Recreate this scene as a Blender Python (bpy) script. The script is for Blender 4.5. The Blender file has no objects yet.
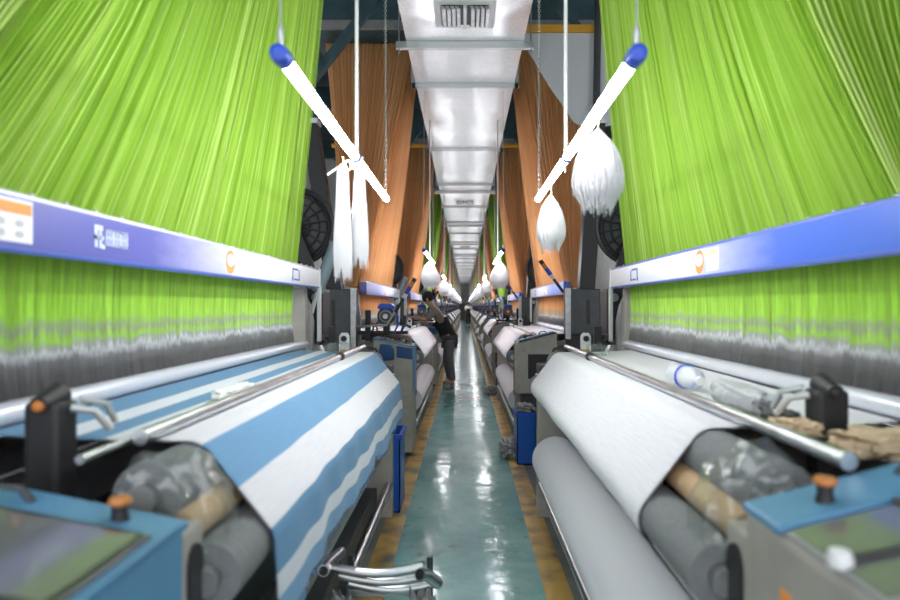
import bpy, bmesh, math, random
from mathutils import Vector, Matrix, noise
random.seed(7)
R = random.Random(11)
PI = math.pi
scene = bpy.context.scene
C = scene.collection

# ------------------------------------------------------------------ camera
cam_d = bpy.data.cameras.new('camera')
cam_d.sensor_width = 36.0
cam_d.lens = 24.0
cam_d.shift_x = -15 / 900
cam_d.shift_y = 6 / 900
cam_d.clip_start = 0.05
cam_d.clip_end = 300
cam_d.dof.use_dof = True
cam_d.dof.focus_distance = 5.0
cam_d.dof.aperture_fstop = 1.9
cam = bpy.data.objects.new('camera', cam_d)
cam.location = (0, 0, 1.4)
cam.rotation_euler = (PI / 2, 0, 0)
C.objects.link(cam)
scene.camera = cam

# ------------------------------------------------------------------ world, exposure
w = bpy.data.worlds.new('hall_daylight')  # even ambient fill added through the open end behind the camera
scene.world = w
w.use_nodes = True
bg = w.node_tree.nodes['Background']
bg.inputs['Color'].default_value = (0.92, 0.95, 1.0, 1)
bg.inputs['Strength'].default_value = 1.6
vs = scene.view_settings
vs.view_transform = 'Standard'
vs.look = 'None'
vs.exposure = 0.55
vs.gamma = 1.0
vs.use_curve_mapping = False
LAMP_STRENGTH = 46.0

# ------------------------------------------------------------------ materials
MATS = {}

def mat(name, col=(.5, .5, .5), rough=.5, metal=0.0, spec=.5, emit=None, estr=0.0, bump=0.0, bscale=40,
        var=0.0, vscale=6.0, coat=0.0, coord='Object', stretch=(1, 1, 1)):
    if name in MATS:
        return MATS[name]
    m = bpy.data.materials.new(name)
    m.use_nodes = True
    nt = m.node_tree
    b = nt.nodes['Principled BSDF']
    b.inputs['Base Color'].default_value = (*col, 1)
    b.inputs['Roughness'].default_value = rough
    b.inputs['Metallic'].default_value = metal
    b.inputs['Specular IOR Level'].default_value = spec
    if coat:
        b.inputs['Coat Weight'].default_value = coat
        b.inputs['Coat Roughness'].default_value = .1
    if emit:
        b.inputs['Emission Color'].default_value = (*emit, 1)
        b.inputs['Emission Strength'].default_value = estr
    if bump or var:
        tc = nt.nodes.new('ShaderNodeTexCoord')
        mp = nt.nodes.new('ShaderNodeMapping')
        mp.inputs['Scale'].default_value = stretch
        nt.links.new(tc.outputs[coord], mp.inputs['Vector'])
        if var:
            n = nt.nodes.new('ShaderNodeTexNoise')
            n.inputs['Scale'].default_value = vscale
            n.inputs['Detail'].default_value = 5
            nt.links.new(mp.outputs[0], n.inputs['Vector'])
            r = nt.nodes.new('ShaderNodeMapRange')
            r.inputs['From Min'].default_value = .3
            r.inputs['From Max'].default_value = .7
            r.inputs['To Min'].default_value = 1 - var
            r.inputs['To Max'].default_value = 1 + var
            nt.links.new(n.outputs['Fac'], r.inputs['Value'])
            mx = nt.nodes.new('ShaderNodeVectorMath')
            mx.operation = 'SCALE'
            mx.inputs[0].default_value = col
            nt.links.new(r.outputs[0], mx.inputs['Scale'])
            nt.links.new(mx.outputs[0], b.inputs['Base Color'])
        if bump:
            n2 = nt.nodes.new('ShaderNodeTexNoise')
            n2.inputs['Scale'].default_value = bscale
            n2.inputs['Detail'].default_value = 3
            nt.links.new(mp.outputs[0], n2.inputs['Vector'])
            bp = nt.nodes.new('ShaderNodeBump')
            bp.inputs['Strength'].default_value = bump
            bp.inputs['Distance'].default_value = .02
            nt.links.new(n2.outputs['Fac'], bp.inputs['Height'])
            nt.links.new(bp.outputs[0], b.inputs['Normal'])
    MATS[name] = m
    return m


def ramp(nt, stops, interp='LINEAR'):
    r = nt.nodes.new('ShaderNodeValToRGB')
    r.color_ramp.interpolation = interp
    e = r.color_ramp.elements
    while len(e) < len(stops):
        e.new(.5)
    for k, (p, c) in enumerate(stops):
        e[k].position = p
        e[k].color = (*c, 1)
    return r


def cord_mat(name, dark, mid, light):
    """yarn sheet: fine streaks along the cords, uv = (across, along)"""
    m = bpy.data.materials.new(name)
    m.use_nodes = True
    nt = m.node_tree
    b = nt.nodes['Principled BSDF']
    uv = nt.nodes.new('ShaderNodeUVMap')
    mp = nt.nodes.new('ShaderNodeMapping')
    mp.inputs['Scale'].default_value = (240, 1.6, 1)
    nt.links.new(uv.outputs[0], mp.inputs['Vector'])
    n = nt.nodes.new('ShaderNodeTexNoise')
    n.inputs['Scale'].default_value = 1.0
    n.inputs['Detail'].default_value = 4
    n.inputs['Roughness'].default_value = .7
    nt.links.new(mp.outputs[0], n.inputs['Vector'])
    mp2 = nt.nodes.new('ShaderNodeMapping')
    mp2.inputs['Scale'].default_value = (34, .7, 1)
    nt.links.new(uv.outputs[0], mp2.inputs['Vector'])
    n2 = nt.nodes.new('ShaderNodeTexNoise')
    n2.inputs['Scale'].default_value = 1.0
    n2.inputs['Detail'].default_value = 3
    nt.links.new(mp2.outputs[0], n2.inputs['Vector'])
    a = nt.nodes.new('ShaderNodeMath')
    a.operation = 'MULTIPLY_ADD'
    a.inputs[1].default_value = .45
    nt.links.new(n2.outputs['Fac'], a.inputs[0])
    s = nt.nodes.new('ShaderNodeMath')
    s.operation = 'MULTIPLY'
    s.inputs[1].default_value = .55
    nt.links.new(n.outputs['Fac'], s.inputs[0])
    nt.links.new(s.outputs[0], a.inputs[2])
    r = ramp(nt, [(.34, dark), (.5, mid), (.66, light)])
    nt.links.new(a.outputs[0], r.inputs[0])
    nt.links.new(r.outputs[0], b.inputs['Base Color'])
    b.inputs['Roughness'].default_value = .75
    b.inputs['Specular IOR Level'].default_value = .2
    tr = nt.nodes.new('ShaderNodeBsdfTranslucent')
    nt.links.new(r.outputs[0], tr.inputs['Color'])
    mix = nt.nodes.new('ShaderNodeMixShader')
    mix.inputs[0].default_value = .22
    nt.links.new(b.outputs[0], mix.inputs[1])
    nt.links.new(tr.outputs[0], mix.inputs[2])
    nt.links.new(mix.outputs[0], nt.nodes['Material Output'].inputs['Surface'])
    MATS[name] = m
    return m


GREEN = cord_mat('green_cord', (.17, .37, .015), (.37, .60, .07), (.66, .82, .28))
ORANGE = cord_mat('orange_cord', (.52, .24, .085), (.78, .43, .19), (.88, .58, .31))


def heddle_mat(name, a, a2):
    """cords above, steel heddles below: uv v runs 0 (top) to 1 (bottom)"""
    m = bpy.data.materials.new(name)
    m.use_nodes = True
    nt = m.node_tree
    b = nt.nodes['Principled BSDF']
    uv = nt.nodes.new('ShaderNodeUVMap')
    sep = nt.nodes.new('ShaderNodeSeparateXYZ')
    nt.links.new(uv.outputs[0], sep.inputs[0])

    def nz(su, sv, d=3):
        mp = nt.nodes.new('ShaderNodeMapping')
        mp.inputs['Scale'].default_value = (su, sv, 1)
        nt.links.new(uv.outputs[0], mp.inputs['Vector'])
        n = nt.nodes.new('ShaderNodeTexNoise')
        n.inputs['Scale'].default_value = 1
        n.inputs['Detail'].default_value = d
        nt.links.new(mp.outputs[0], n.inputs['Vector'])
        return n.outputs['Fac']

    def math_(op, x, y):
        q = nt.nodes.new('ShaderNodeMath')
        q.operation = op
        for i, s in enumerate((x, y)):
            if isinstance(s, (int, float)):
                q.inputs[i].default_value = s
            else:
                nt.links.new(s, q.inputs[i])
        return q.outputs[0]
    fine = nz(330, 1.2)
    blotch = nz(26, 7)
    v = math_('ADD', sep.outputs[1], math_('MULTIPLY', math_('SUBTRACT', fine, .5), .22))
    v = math_('ADD', v, math_('MULTIPLY', math_('SUBTRACT', blotch, .5), .12))
    r = ramp(nt, [(0.0, a), (.47, a2), (.55, (.33, .38, .26)), (.62, a2), (.675, (.36, .38, .36)), (.72, (.55, .56, .56)),
                  (.78, (.20, .20, .20)), (.88, (.10, .098, .095)), (1.0, (.085, .082, .08))])
    nt.links.new(v, r.inputs[0])
    k = math_('ADD', math_('MULTIPLY', fine, 1.5), .28)
    mx = nt.nodes.new('ShaderNodeVectorMath')
    mx.operation = 'SCALE'
    nt.links.new(r.outputs[0], mx.inputs[0])
    nt.links.new(k, mx.inputs['Scale'])
    nt.links.new(mx.outputs[0], b.inputs['Base Color'])
    b.inputs['Roughness'].default_value = .55
    MATS[name] = m
    return m


HED_G = heddle_mat('green_heddle', (.27, .50, .03), (.36, .62, .06))
HED_O = heddle_mat('orange_heddle', (.55, .24, .08), (.66, .33, .12))


def cloth_mat(name, stops):
    """uv v = distance along the cloth path 0..1, u = along the roller in metres"""
    m = bpy.data.materials.new(name)
    m.use_nodes = True
    nt = m.node_tree
    b = nt.nodes['Principled BSDF']
    uv = nt.nodes.new('ShaderNodeUVMap')
    sep = nt.nodes.new('ShaderNodeSeparateXYZ')
    nt.links.new(uv.outputs[0], sep.inputs[0])
    r = ramp(nt, stops, 'CONSTANT')
    nt.links.new(sep.outputs[1], r.inputs[0])
    mp = nt.nodes.new('ShaderNodeMapping')
    mp.inputs['Scale'].default_value = (3, 60, 1)
    nt.links.new(uv.outputs[0], mp.inputs['Vector'])
    n = nt.nodes.new('ShaderNodeTexNoise')
    n.inputs['Scale'].default_value = 3
    n.inputs['Detail'].default_value = 5
    nt.links.new(mp.outputs[0], n.inputs['Vector'])
    rg = nt.nodes.new('ShaderNodeMapRange')
    rg.inputs['To Min'].default_value = .86
    rg.inputs['To Max'].default_value = 1.1
    nt.links.new(n.outputs['Fac'], rg.inputs['Value'])
    mx = nt.nodes.new('ShaderNodeVectorMath')
    mx.operation = 'SCALE'
    nt.links.new(r.outputs[0], mx.inputs[0])
    nt.links.new(rg.outputs[0], mx.inputs['Scale'])
    nt.links.new(mx.outputs[0], b.inputs['Base Color'])
    b.inputs['Roughness'].default_value = .8
    b.inputs['Specular IOR Level'].default_value = .25
    b.inputs['Sheen Weight'].default_value = .15
    bp = nt.nodes.new('ShaderNodeBump')
    bp.inputs['Strength'].default_value = .25
    bp.inputs['Distance'].default_value = .01
    nt.links.new(n.outputs['Fac'], bp.inputs['Height'])
    nt.links.new(bp.outputs[0], b.inputs['Normal'])
    MATS[name] = m
    return m


WHT = (.66, .66, .70)
WHT2 = (.60, .635, .69)
BL1 = (.085, .23, .40)
BL2 = (.135, .30, .50)
CLOTH_W = cloth_mat('white_cloth', [(0, WHT), (.5, WHT)])
# stops set later from real path length: see striped cloth
CLOTH_S = cloth_mat('striped_cloth', [
    (0.0, BL1), (.125, WHT2), (.20, BL1), (.275, WHT2), (.325, BL2), (.37, WHT), (.505, BL2),
    (.635, WHT), (.755, BL1), (.865, WHT2), (.925, BL2)])


def plastic_mat():
    m = bpy.data.materials.new('clear_plastic')
    m.use_nodes = True
    nt = m.node_tree
    for n in list(nt.nodes):
        if n.type == 'BSDF_PRINCIPLED':
            nt.nodes.remove(n)
    tr = nt.nodes.new('ShaderNodeBsdfTransparent')
    tr.inputs['Color'].default_value = (.93, .96, .95, 1)
    gl = nt.nodes.new('ShaderNodeBsdfGlossy')
    gl.inputs['Roughness'].default_value = .06
    df = nt.nodes.new('ShaderNodeBsdfDiffuse')
    df.inputs['Color'].default_value = (.7, .75, .73, 1)
    tc = nt.nodes.new('ShaderNodeTexCoord')
    nz = nt.nodes.new('ShaderNodeTexNoise')
    nz.inputs['Scale'].default_value = 24
    nz.inputs['Detail'].default_value = 3
    nt.links.new(tc.outputs['Object'], nz.inputs['Vector'])
    bp = nt.nodes.new('ShaderNodeBump')
    bp.inputs['Strength'].default_value = .5
    bp.inputs['Distance'].default_value = .02
    nt.links.new(nz.outputs['Fac'], bp.inputs['Height'])
    nt.links.new(bp.outputs[0], gl.inputs['Normal'])
    m1 = nt.nodes.new('ShaderNodeMixShader')
    m1.inputs[0].default_value = .75
    nt.links.new(df.outputs[0], m1.inputs[1])
    nt.links.new(gl.outputs[0], m1.inputs[2])
    m2 = nt.nodes.new('ShaderNodeMixShader')
    m2.inputs[0].default_value = .16
    nt.links.new(tr.outputs[0], m2.inputs[1])
    nt.links.new(m1.outputs[0], m2.inputs[2])
    nt.links.new(m2.outputs[0], nt.nodes['Material Output'].inputs['Surface'])
    MATS['plastic'] = m
    return m


PLASTIC = plastic_mat()


def floor_mat():
    m = bpy.data.materials.new('teal_floor_paint')
    m.use_nodes = True
    nt = m.node_tree
    b = nt.nodes['Principled BSDF']
    tc = nt.nodes.new('ShaderNodeTexCoord')
    n = nt.nodes.new('ShaderNodeTexNoise')
    n.inputs['Scale'].default_value = 1.6
    n.inputs['Detail'].default_value = 8
    n.inputs['Roughness'].default_value = .65
    nt.links.new(tc.outputs['Object'], n.inputs['Vector'])
    r = ramp(nt, [(.3, (.075, .19, .195)), (.5, (.15, .32, .315)), (.68, (.25, .42, .40))])
    nt.links.new(n.outputs['Fac'], r.inputs[0])
    n3 = nt.nodes.new('ShaderNodeTexNoise')
    n3.inputs['Scale'].default_value = 9
    n3.inputs['Detail'].default_value = 6
    nt.links.new(tc.outputs['Object'], n3.inputs['Vector'])
    r3 = ramp(nt, [(.60, (0, 0, 0)), (.72, (1, 1, 1))])
    nt.links.new(n3.outputs['Fac'], r3.inputs[0])
    mx = nt.nodes.new('ShaderNodeMix')
    mx.data_type = 'RGBA'
    mx.inputs['B'].default_value = (.06, .075, .075, 1)
    sc_ = nt.nodes.new('ShaderNodeMath')
    sc_.operation = 'MULTIPLY'
    sc_.inputs[1].default_value = .55
    nt.links.new(r3.outputs[0], sc_.inputs[0])
    nt.links.new(sc_.outputs[0], mx.inputs['Factor'])
    nt.links.new(r.outputs[0], mx.inputs['A'])
    nt.links.new(mx.outputs['Result'], b.inputs['Base Color'])
    rr = nt.nodes.new('ShaderNodeMapRange')
    rr.inputs['To Min'].default_value = .06
    rr.inputs['To Max'].default_value = .24
    nt.links.new(n3.outputs['Fac'], rr.inputs['Value'])
    nt.links.new(rr.outputs[0], b.inputs['Roughness'])
    n2 = nt.nodes.new('ShaderNodeTexNoise')
    n2.inputs['Scale'].default_value = 5
    n2.inputs['Detail'].default_value = 3
    nt.links.new(tc.outputs['Object'], n2.inputs['Vector'])
    bp = nt.nodes.new('ShaderNodeBump')
    bp.inputs['Strength'].default_value = .22
    bp.inputs['Distance'].default_value = .03
    nt.links.new(n2.outputs['Fac'], bp.inputs['Height'])
    nt.links.new(bp.outputs[0], b.inputs['Normal'])
    b.inputs['Specular IOR Level'].default_value = .6
    return m


def yellow_mat():
    m = bpy.data.materials.new('worn_yellow_paint')
    m.use_nodes = True
    nt = m.node_tree
    b = nt.nodes['Principled BSDF']
    tc = nt.nodes.new('ShaderNodeTexCoord')
    n = nt.nodes.new('ShaderNodeTexNoise')
    n.inputs['Scale'].default_value = 5
    n.inputs['Detail'].default_value = 8
    nt.links.new(tc.outputs['Object'], n.inputs['Vector'])
    r = ramp(nt, [(.36, (.11, .12, .10)), (.46, (.34, .21, .06)), (.6, (.50, .32, .09))])
    nt.links.new(n.outputs['Fac'], r.inputs[0])
    nt.links.new(r.outputs[0], b.inputs['Base Color'])
    b.inputs['Roughness'].default_value = .4
    return m


def duct_mat():
    m = bpy.data.materials.new('galvanised_sheet')
    m.use_nodes = True
    nt = m.node_tree
    b = nt.nodes['Principled BSDF']
    b.inputs['Metallic'].default_value = .75
    b.inputs['Roughness'].default_value = .31
    tc = nt.nodes.new('ShaderNodeTexCoord')
    n = nt.nodes.new('ShaderNodeTexNoise')
    n.inputs['Scale'].default_value = 1.3
    n.inputs['Detail'].default_value = 2
    nt.links.new(tc.outputs['Object'], n.inputs['Vector'])
    bp = nt.nodes.new('ShaderNodeBump')
    bp.inputs['Strength'].default_value = .5
    bp.inputs['Distance'].default_value = .09
    nt.links.new(n.outputs['Fac'], bp.inputs['Height'])
    nt.links.new(bp.outputs[0], b.inputs['Normal'])
    v = nt.nodes.new('ShaderNodeTexVoronoi')
    v.inputs['Scale'].default_value = 40
    nt.links.new(tc.outputs['Object'], v.inputs['Vector'])
    r = ramp(nt, [(0, (.72, .74, .76)), (1, (.84, .85, .86))])
    nt.links.new(v.outputs['Distance'], r.inputs[0])
    nt.links.new(r.outputs[0], b.inputs['Base Color'])
    return m


def beam_mat(name, blue):
    """printed board: blue at one end running into silver white at the other (uv u along the beam)"""
    m = bpy.data.materials.new(name)
    m.use_nodes = True
    nt = m.node_tree
    b = nt.nodes['Principled BSDF']
    uv = nt.nodes.new('ShaderNodeUVMap')
    sep = nt.nodes.new('ShaderNodeSeparateXYZ')
    nt.links.new(uv.outputs[0], sep.inputs[0])
    n = nt.nodes.new('ShaderNodeTexNoise')
    n.inputs['Scale'].default_value = 30
    nt.links.new(uv.outputs[0], n.inputs['Vector'])
    a = nt.nodes.new('ShaderNodeMath')
    a.operation = 'MULTIPLY_ADD'
    a.inputs[1].default_value = .06
    nt.links.new(n.outputs['Fac'], a.inputs[0])
    nt.links.new(sep.outputs[0], a.inputs[2])
    r = ramp(nt, [(0, blue), (.30, blue), (.56, (.64, .68, .82)), (1, (.72, .75, .84))])
    nt.links.new(a.outputs[0], r.inputs[0])
    nt.links.new(r.outputs[0], b.inputs['Base Color'])
    b.inputs['Roughness'].default_value = .28
    return m


FLOOR = floor_mat()
YELLOW = yellow_mat()
DUCT = duct_mat()
BEAM = {-1: beam_mat('blue_violet_board', (.115, .125, .42)), 1: beam_mat('blue_board', (.06, .15, .62))}
CONC = mat('dark_concrete', (.15, .16, .15), .55, var=.4, vscale=3, bump=.2)
TEAL = mat('teal_steel', (.035, .085, .10), .5, var=.25)
ROOFM = mat('roof_sheet', (.05, .085, .095), .7)
WALLM = mat('hall_wall', (.62, .64, .64), .8, var=.12, vscale=2)
CHROME = mat('polished_steel', (.62, .64, .66), .28, 1.0, var=.15, vscale=12)
STEEL = mat('brushed_steel', (.45, .46, .47), .42, .9, var=.2, vscale=15)
ZINC = mat('zinc_strut', (.55, .57, .58), .4, .7)
BEIGE = mat('beige_grey_enamel', (.36, .34, .30), .45, var=.12, vscale=8)
GREYM = mat('grey_enamel', (.25, .255, .255), .5, var=.15, vscale=9)
DARK = mat('charcoal_enamel', (.05, .055, .06), .42, var=.2, vscale=8)
BLACK = mat('black_iron', (.016, .016, .018), .5)
NAVY = mat('navy_plastic', (.015, .07, .22), .35)
BLUEP = mat('blue_plastic', (.008, .09, .42), .35)
CAPB = mat('blue_cap', (.02, .08, .55), .3)
PANELB = mat('console_blue', (.09, .25, .42), .35, var=.1)
SCREEN = mat('grey_screen', (.16, .17, .165), .10, coat=.6)
FRAME_S = mat('screen_frame', (.035, .035, .04), .3)
AMBER = mat('amber_plastic', (.55, .19, .04), .2)
FELT = mat('grey_felt', (.18, .19, .195), .9, var=.08, vscale=60, bump=.3, bscale=160)
CARD = mat('cardboard', (.46, .31, .17), .8, var=.12, vscale=10)
TAN = mat('tan_fabric', (.66, .52, .34), .9, var=.25, vscale=18, bump=.4, bscale=50)
FLUFF = mat('white_yarn', (.58, .585, .60), .9)
WHITEP = mat('white_plastic', (.75, .76, .77), .4)
RIBBON = mat('white_ribbon', (.8, .8, .8), .7)
YELP = mat('yellow_paint', (.72, .36, .03), .5)
SHEETM = mat('dust_sheet', (.62, .64, .67), .9, bump=.3, bscale=10)
LINT = mat('grey_lint', (.30, .31, .31), .95, var=.3, vscale=30)
GOLD = mat('brass', (.5, .34, .12), .35, .8)
LABELO = mat('orange_print', (.85, .32, .06), .5)
LABELW = mat('white_print', (.82, .83, .84), .5)
LABELC = mat('cream_print', (.80, .66, .44), .5)
LABELG = mat('grey_print', (.50, .52, .54), .5)
LOGOW = mat('pale_logo_print', (.62, .70, .86), .5)
LOGOB = mat('blue_logo_print', (.10, .13, .50), .5)
RAILB = mat('blue_rail', (.10, .16, .55), .3)
RAILW = mat('silver_rail', (.66, .69, .76), .25, .3)
TUBE = mat('lit_tube', (1, 1, 1), .4, emit=(.96, .955, 1.0), estr=LAMP_STRENGTH)
MILKY = mat('milky_plastic', (.80, .83, .88), .12)
MILKY.node_tree.nodes['Principled BSDF'].inputs['Alpha'].default_value = .5
GREENP = mat('green_window_print', (.36, .50, .22), .35)
SKIN = mat('skin', (.52, .33, .24), .55)
HAIR = mat('black_hair', (.012, .011, .012), .5)
SHIRT = mat('taupe_shirt', (.30, .26, .225), .85, var=.1)
APRON = mat('black_apron', (.015, .015, .017), .8)
TROUS = mat('grey_trousers', (.13, .135, .145), .85, var=.15)
SHOE = mat('grey_shoe', (.20, .20, .21), .6)
SOLE = mat('dark_sole', (.03, .03, .03), .7)

# ------------------------------------------------------------------ mesh helpers
ORG = {}


class MB:
    """collects geometry; x is measured outward from the aisle and mirrored by s at build time"""

    def __init__(self, s=1):
        self.v, self.f, self.uv, self.s = [], [], {}, s

    def add(self, vs, fs):
        o = len(self.v)
        self.v += [tuple(p) for p in vs]
        self.f += [tuple(i + o for i in f) for f in fs]
        return self

    def box(self, x0, x1, y0, y1, z0, z1):
        vs = [(x, y, z) for x in (x0, x1) for y in (y0, y1) for z in (z0, z1)]
        return self.add(vs, [(0, 1, 3, 2), (4, 6, 7, 5), (0, 4, 5, 1), (2, 3, 7, 6), (0, 2, 6, 4), (1, 5, 7, 3)])

    def prism(self, poly, a, b, axis='y'):
        """poly: (x, z) for axis y, (y, z) for axis x, (x, y) for axis z"""
        n = len(poly)
        area = sum(poly[i][0] * poly[(i + 1) % n][1] - poly[(i + 1) % n][0] * poly[i][1] for i in range(n))
        if area < 0:
            poly = poly[::-1]

        def P(p, t):
            return {'y': (p[0], t, p[1]), 'x': (t, p[0], p[1]), 'z': (p[0], p[1], t)}[axis]
        vs = [P(p, a) for p in poly] + [P(p, b) for p in poly]
        fs = [tuple(range(n)), tuple(range(2 * n - 1, n - 1, -1))]
        fs += [(i, i + n, (i + 1) % n + n, (i + 1) % n) for i in range(n)]
        return self.add(vs, fs)

    def path(self, pts, r, n=8, caps=True):
        pts = [Vector(p) for p in pts]
        k = len(pts)
        rs = r if isinstance(r, (list, tuple)) else [r] * k
        d0 = (pts[1] - pts[0]).normalized()
        up = Vector((0, 0, 1)) if abs(d0.z) < .9 else Vector((0, 1, 0))
        a = d0.cross(up).normalized()
        vs = []
        for i in range(k):
            d = (pts[min(i + 1, k - 1)] - pts[max(i - 1, 0)])
            d = d.normalized() if d.length > 1e-9 else d0
            a = (a - d * a.dot(d))
            a = a.normalized() if a.length > 1e-9 else d.orthogonal().normalized()
            b = d.cross(a)
            for j in range(n):
                t = 2 * PI * j / n
                vs.append(pts[i] + (a * math.cos(t) + b * math.sin(t)) * rs[i])
        fs = []
        for i in range(k - 1):
            for j in range(n):
                q = (j + 1) % n
                fs.append((i * n + j, i * n + q, (i + 1) * n + q, (i + 1) * n + j))
        if caps:
            fs.append(tuple(range(n - 1, -1, -1)))
            fs.append(tuple((k - 1) * n + j for j in range(n)))
        return self.add(vs, fs)

    def tube(self, p0, p1, r, n=12, r1=None):
        return self.path([p0, p1], [r, r if r1 is None else r1], n)

    def ring(self, c, axis, R0, r, n=24, m=6):
        """torus"""
        ax = Vector(axis).normalized()
        a = ax.orthogonal().normalized()
        b = ax.cross(a)
        c = Vector(c)
        vs, fs = [], []
        for i in range(n):
            t = 2 * PI * i / n
            d = a * math.cos(t) + b * math.sin(t)
            for j in range(m):
                q = 2 * PI * j / m
                vs.append(c + d * (R0 + r * math.cos(q)) + ax * (r * math.sin(q)))
        for i in range(n):
            for j in range(m):
                i2, j2 = (i + 1) % n, (j + 1) % m
                fs.append((i * m + j, i2 * m + j, i2 * m + j2, i * m + j2))
        return self.add(vs, fs)

    def lathe(self, prof, c, axis=(0, 0, 1), n=20, wob=0.0, seed=0, squash=(1, 1)):
        """prof: (radius, height) along the axis"""
        ax = Vector(axis).normalized()
        a = Vector((1, 0, 0)) if abs(ax.x) < .9 else Vector((0, 1, 0))
        a = (a - ax * a.dot(ax)).normalized()
        b = ax.cross(a)
        c = Vector(c)
        vs, fs = [], []
        for i, (r, h) in enumerate(prof):
            for j in range(n):
                t = 2 * PI * j / n
                rr = r
                if wob:
                    rr = r * (1 + wob * noise.noise(Vector((math.cos(t) * 2.2 + seed * 7.3, math.sin(t) * 2.2, h * 14 + seed))))
                vs.append(c + a * math.cos(t) * rr * squash[0] + b * math.sin(t) * rr * squash[1] + ax * h)
        k = len(prof)
        for i in range(k - 1):
            for j in range(n):
                q = (j + 1) % n
                fs.append((i * n + j, i * n + q, (i + 1) * n + q, (i + 1) * n + j))
        if prof[0][0] > 1e-6:
            fs.append(tuple(range(n - 1, -1, -1)))
        if prof[-1][0] > 1e-6:
            fs.append(tuple((k - 1) * n + j for j in range(n)))
        return self.add(vs, fs)

    def grid(self, P, uvs=None, close=False):
        nu, nv = len(P), len(P[0])
        o = len(self.v)
        for row in P:
            for p in row:
                self.v.append(tuple(p))
        for i in range(nu - 1):
            for j in range(nv - 1):
                f = (o + i * nv + j, o + (i + 1) * nv + j, o + (i + 1) * nv + j + 1, o + i * nv + j + 1)
                self.f.append(f)
                if uvs:
                    self.uv[len(self.f) - 1] = (uvs[i][j], uvs[i + 1][j], uvs[i + 1][j + 1], uvs[i][j + 1])
        return self

    def build(self, name, m, parent=None, smooth=None, bevel=0.0, kind=None, label=None):
        org = ORG.get(parent.name, Vector((0, 0, 0))) if parent else Vector((0, 0, 0))
        s = self.s
        vs = [(p[0] * s - org.x, p[1] - org.y, p[2] - org.z) for p in self.v]
        fs = self.f if s > 0 else [tuple(reversed(f)) for f in self.f]
        me = bpy.data.meshes.new(name)
        me.from_pydata(vs, [], fs)
        if self.uv:
            lay = me.uv_layers.new(name='UVMap')
            li = 0
            for k, f in enumerate(fs):
                u = self.uv.get(k)
                for j in range(len(f)):
                    if u:
                        lay.data[li].uv = u[j] if s > 0 else u[len(f) - 1 - j]
                    li += 1
        if bevel:
            bm = bmesh.new()
            bm.from_mesh(me)
            ed = [e for e in bm.edges if len(e.link_faces) == 2 and e.calc_face_angle(0) > .6]
            bmesh.ops.bevel(bm, geom=ed, offset=bevel, segments=2, affect='EDGES', profile=.6, clamp_overlap=True)
            bm.to_mesh(me)
            bm.free()
        if smooth is not None:
            bm = bmesh.new()
            bm.from_mesh(me)
            for f in bm.faces:
                f.smooth = True
            for e in bm.edges:
                if len(e.link_faces) == 2 and e.calc_face_angle(0) > smooth:
                    e.smooth = False
            bm.to_mesh(me)
            bm.free()
        me.materials.append(m)
        me.update()
        o = bpy.data.objects.new(name, me)
        C.objects.link(o)
        if parent:
            o.parent = parent
        ORG[o.name] = org
        if kind:
            o['kind'] = kind
        if label:
            o['label'] = label
        return o


SM = .7


def tag(o, label, cat, group=None):
    o['label'] = label
    o['category'] = cat
    if group:
        o['group'] = group
    return o


def thing(name, loc, label, cat, group=None):
    o = bpy.data.objects.new(name, None)
    o.empty_display_size = .1
    o.location = loc
    C.objects.link(o)
    ORG[o.name] = Vector(loc)
    return tag(o, label, cat, group)


def struct(o):
    o['kind'] = 'structure'
    return o


def solo(o):
    """a one-mesh thing: move its origin to its base"""
    me = o.data
    xs = [v.co for v in me.vertices]
    c = Vector(((min(p.x for p in xs) + max(p.x for p in xs)) / 2, (min(p.y for p in xs) + max(p.y for p in xs)) / 2, min(p.z for p in xs)))
    me.transform(Matrix.Translation(-c))
    o.location = c
    return o


def dup(root, dloc, label=None, group=None, swap=None, skip=()):
    r = root.copy()
    C.objects.link(r)
    r.location = root.location + Vector(dloc)
    if label:
        r['label'] = label
    if group:
        r['group'] = group

    def rec(src, dst):
        for ch in list(src.children):
            if ch.name.split('.')[0] in skip:
                continue
            c = ch.copy()
            if swap and ch.data and ch.data.name in swap:
                c.data = swap[ch.data.name]
            C.objects.link(c)
            c.parent = dst
            rec(ch, c)
    rec(root, r)
    return r


ORD = ['first', 'second', 'third', 'fourth', 'fifth', 'sixth', 'seventh', 'eighth', 'ninth', 'tenth', 'eleventh', 'twelfth']
ROW = {-1: 'striped-cloth row', 1: 'plain-cloth row'}
NLOOM = 12
PITCH = 4.9
YS, YE = 1.10, 4.05
COLS = 'GOOGOGOOGOGO'

# ------------------------------------------------------------------ setting
YFAR = 62.0
XW = 5.0
m_ = MB().box(-.39, .39, -3, YFAR, -.08, 0)
struct(m_.build('floor', FLOOR))
for s in (-1, 1):
    b = MB(s).box(.52, XW, -3, YFAR, -.08, -.002)
    o = struct(b.build('floor_loom_bay_%s' % ('left' if s < 0 else 'right'), CONC))
    o['label'] = 'dark worn concrete floor under the looms'
    t = MB(s).box(.39, .52, -3, YFAR, -.08, .001)
    o = struct(t.build('trim_%d' % (1 if s < 0 else 2), YELLOW))
    o['label'] = 'worn yellow line painted along the aisle'
    struct(MB(s).box(XW, XW + .2, -3, YFAR, 0, 7.0).build('wall_%s' % ('left' if s < 0 else 'right'), WALLM))
struct(MB().box(-XW, XW, YFAR, YFAR + .2, 0, 7.0).build('wall_back', WALLM))
cl = struct(MB().box(-XW - .2, XW + .2, -3, YFAR + .2, 7.0, 7.15).build('ceiling', ROOFM))
for i in range(13):
    y = 5.2 + i * 4.9
    g = MB().box(-XW, XW, y - .10, y + .10, 6.3, 6.36).box(-XW, XW, y - .10, y + .10, 6.8, 6.86).box(-XW, XW, y - .02, y + .02, 6.36, 6.8)
    g.build('roof_beam', TEAL, cl)
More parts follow.
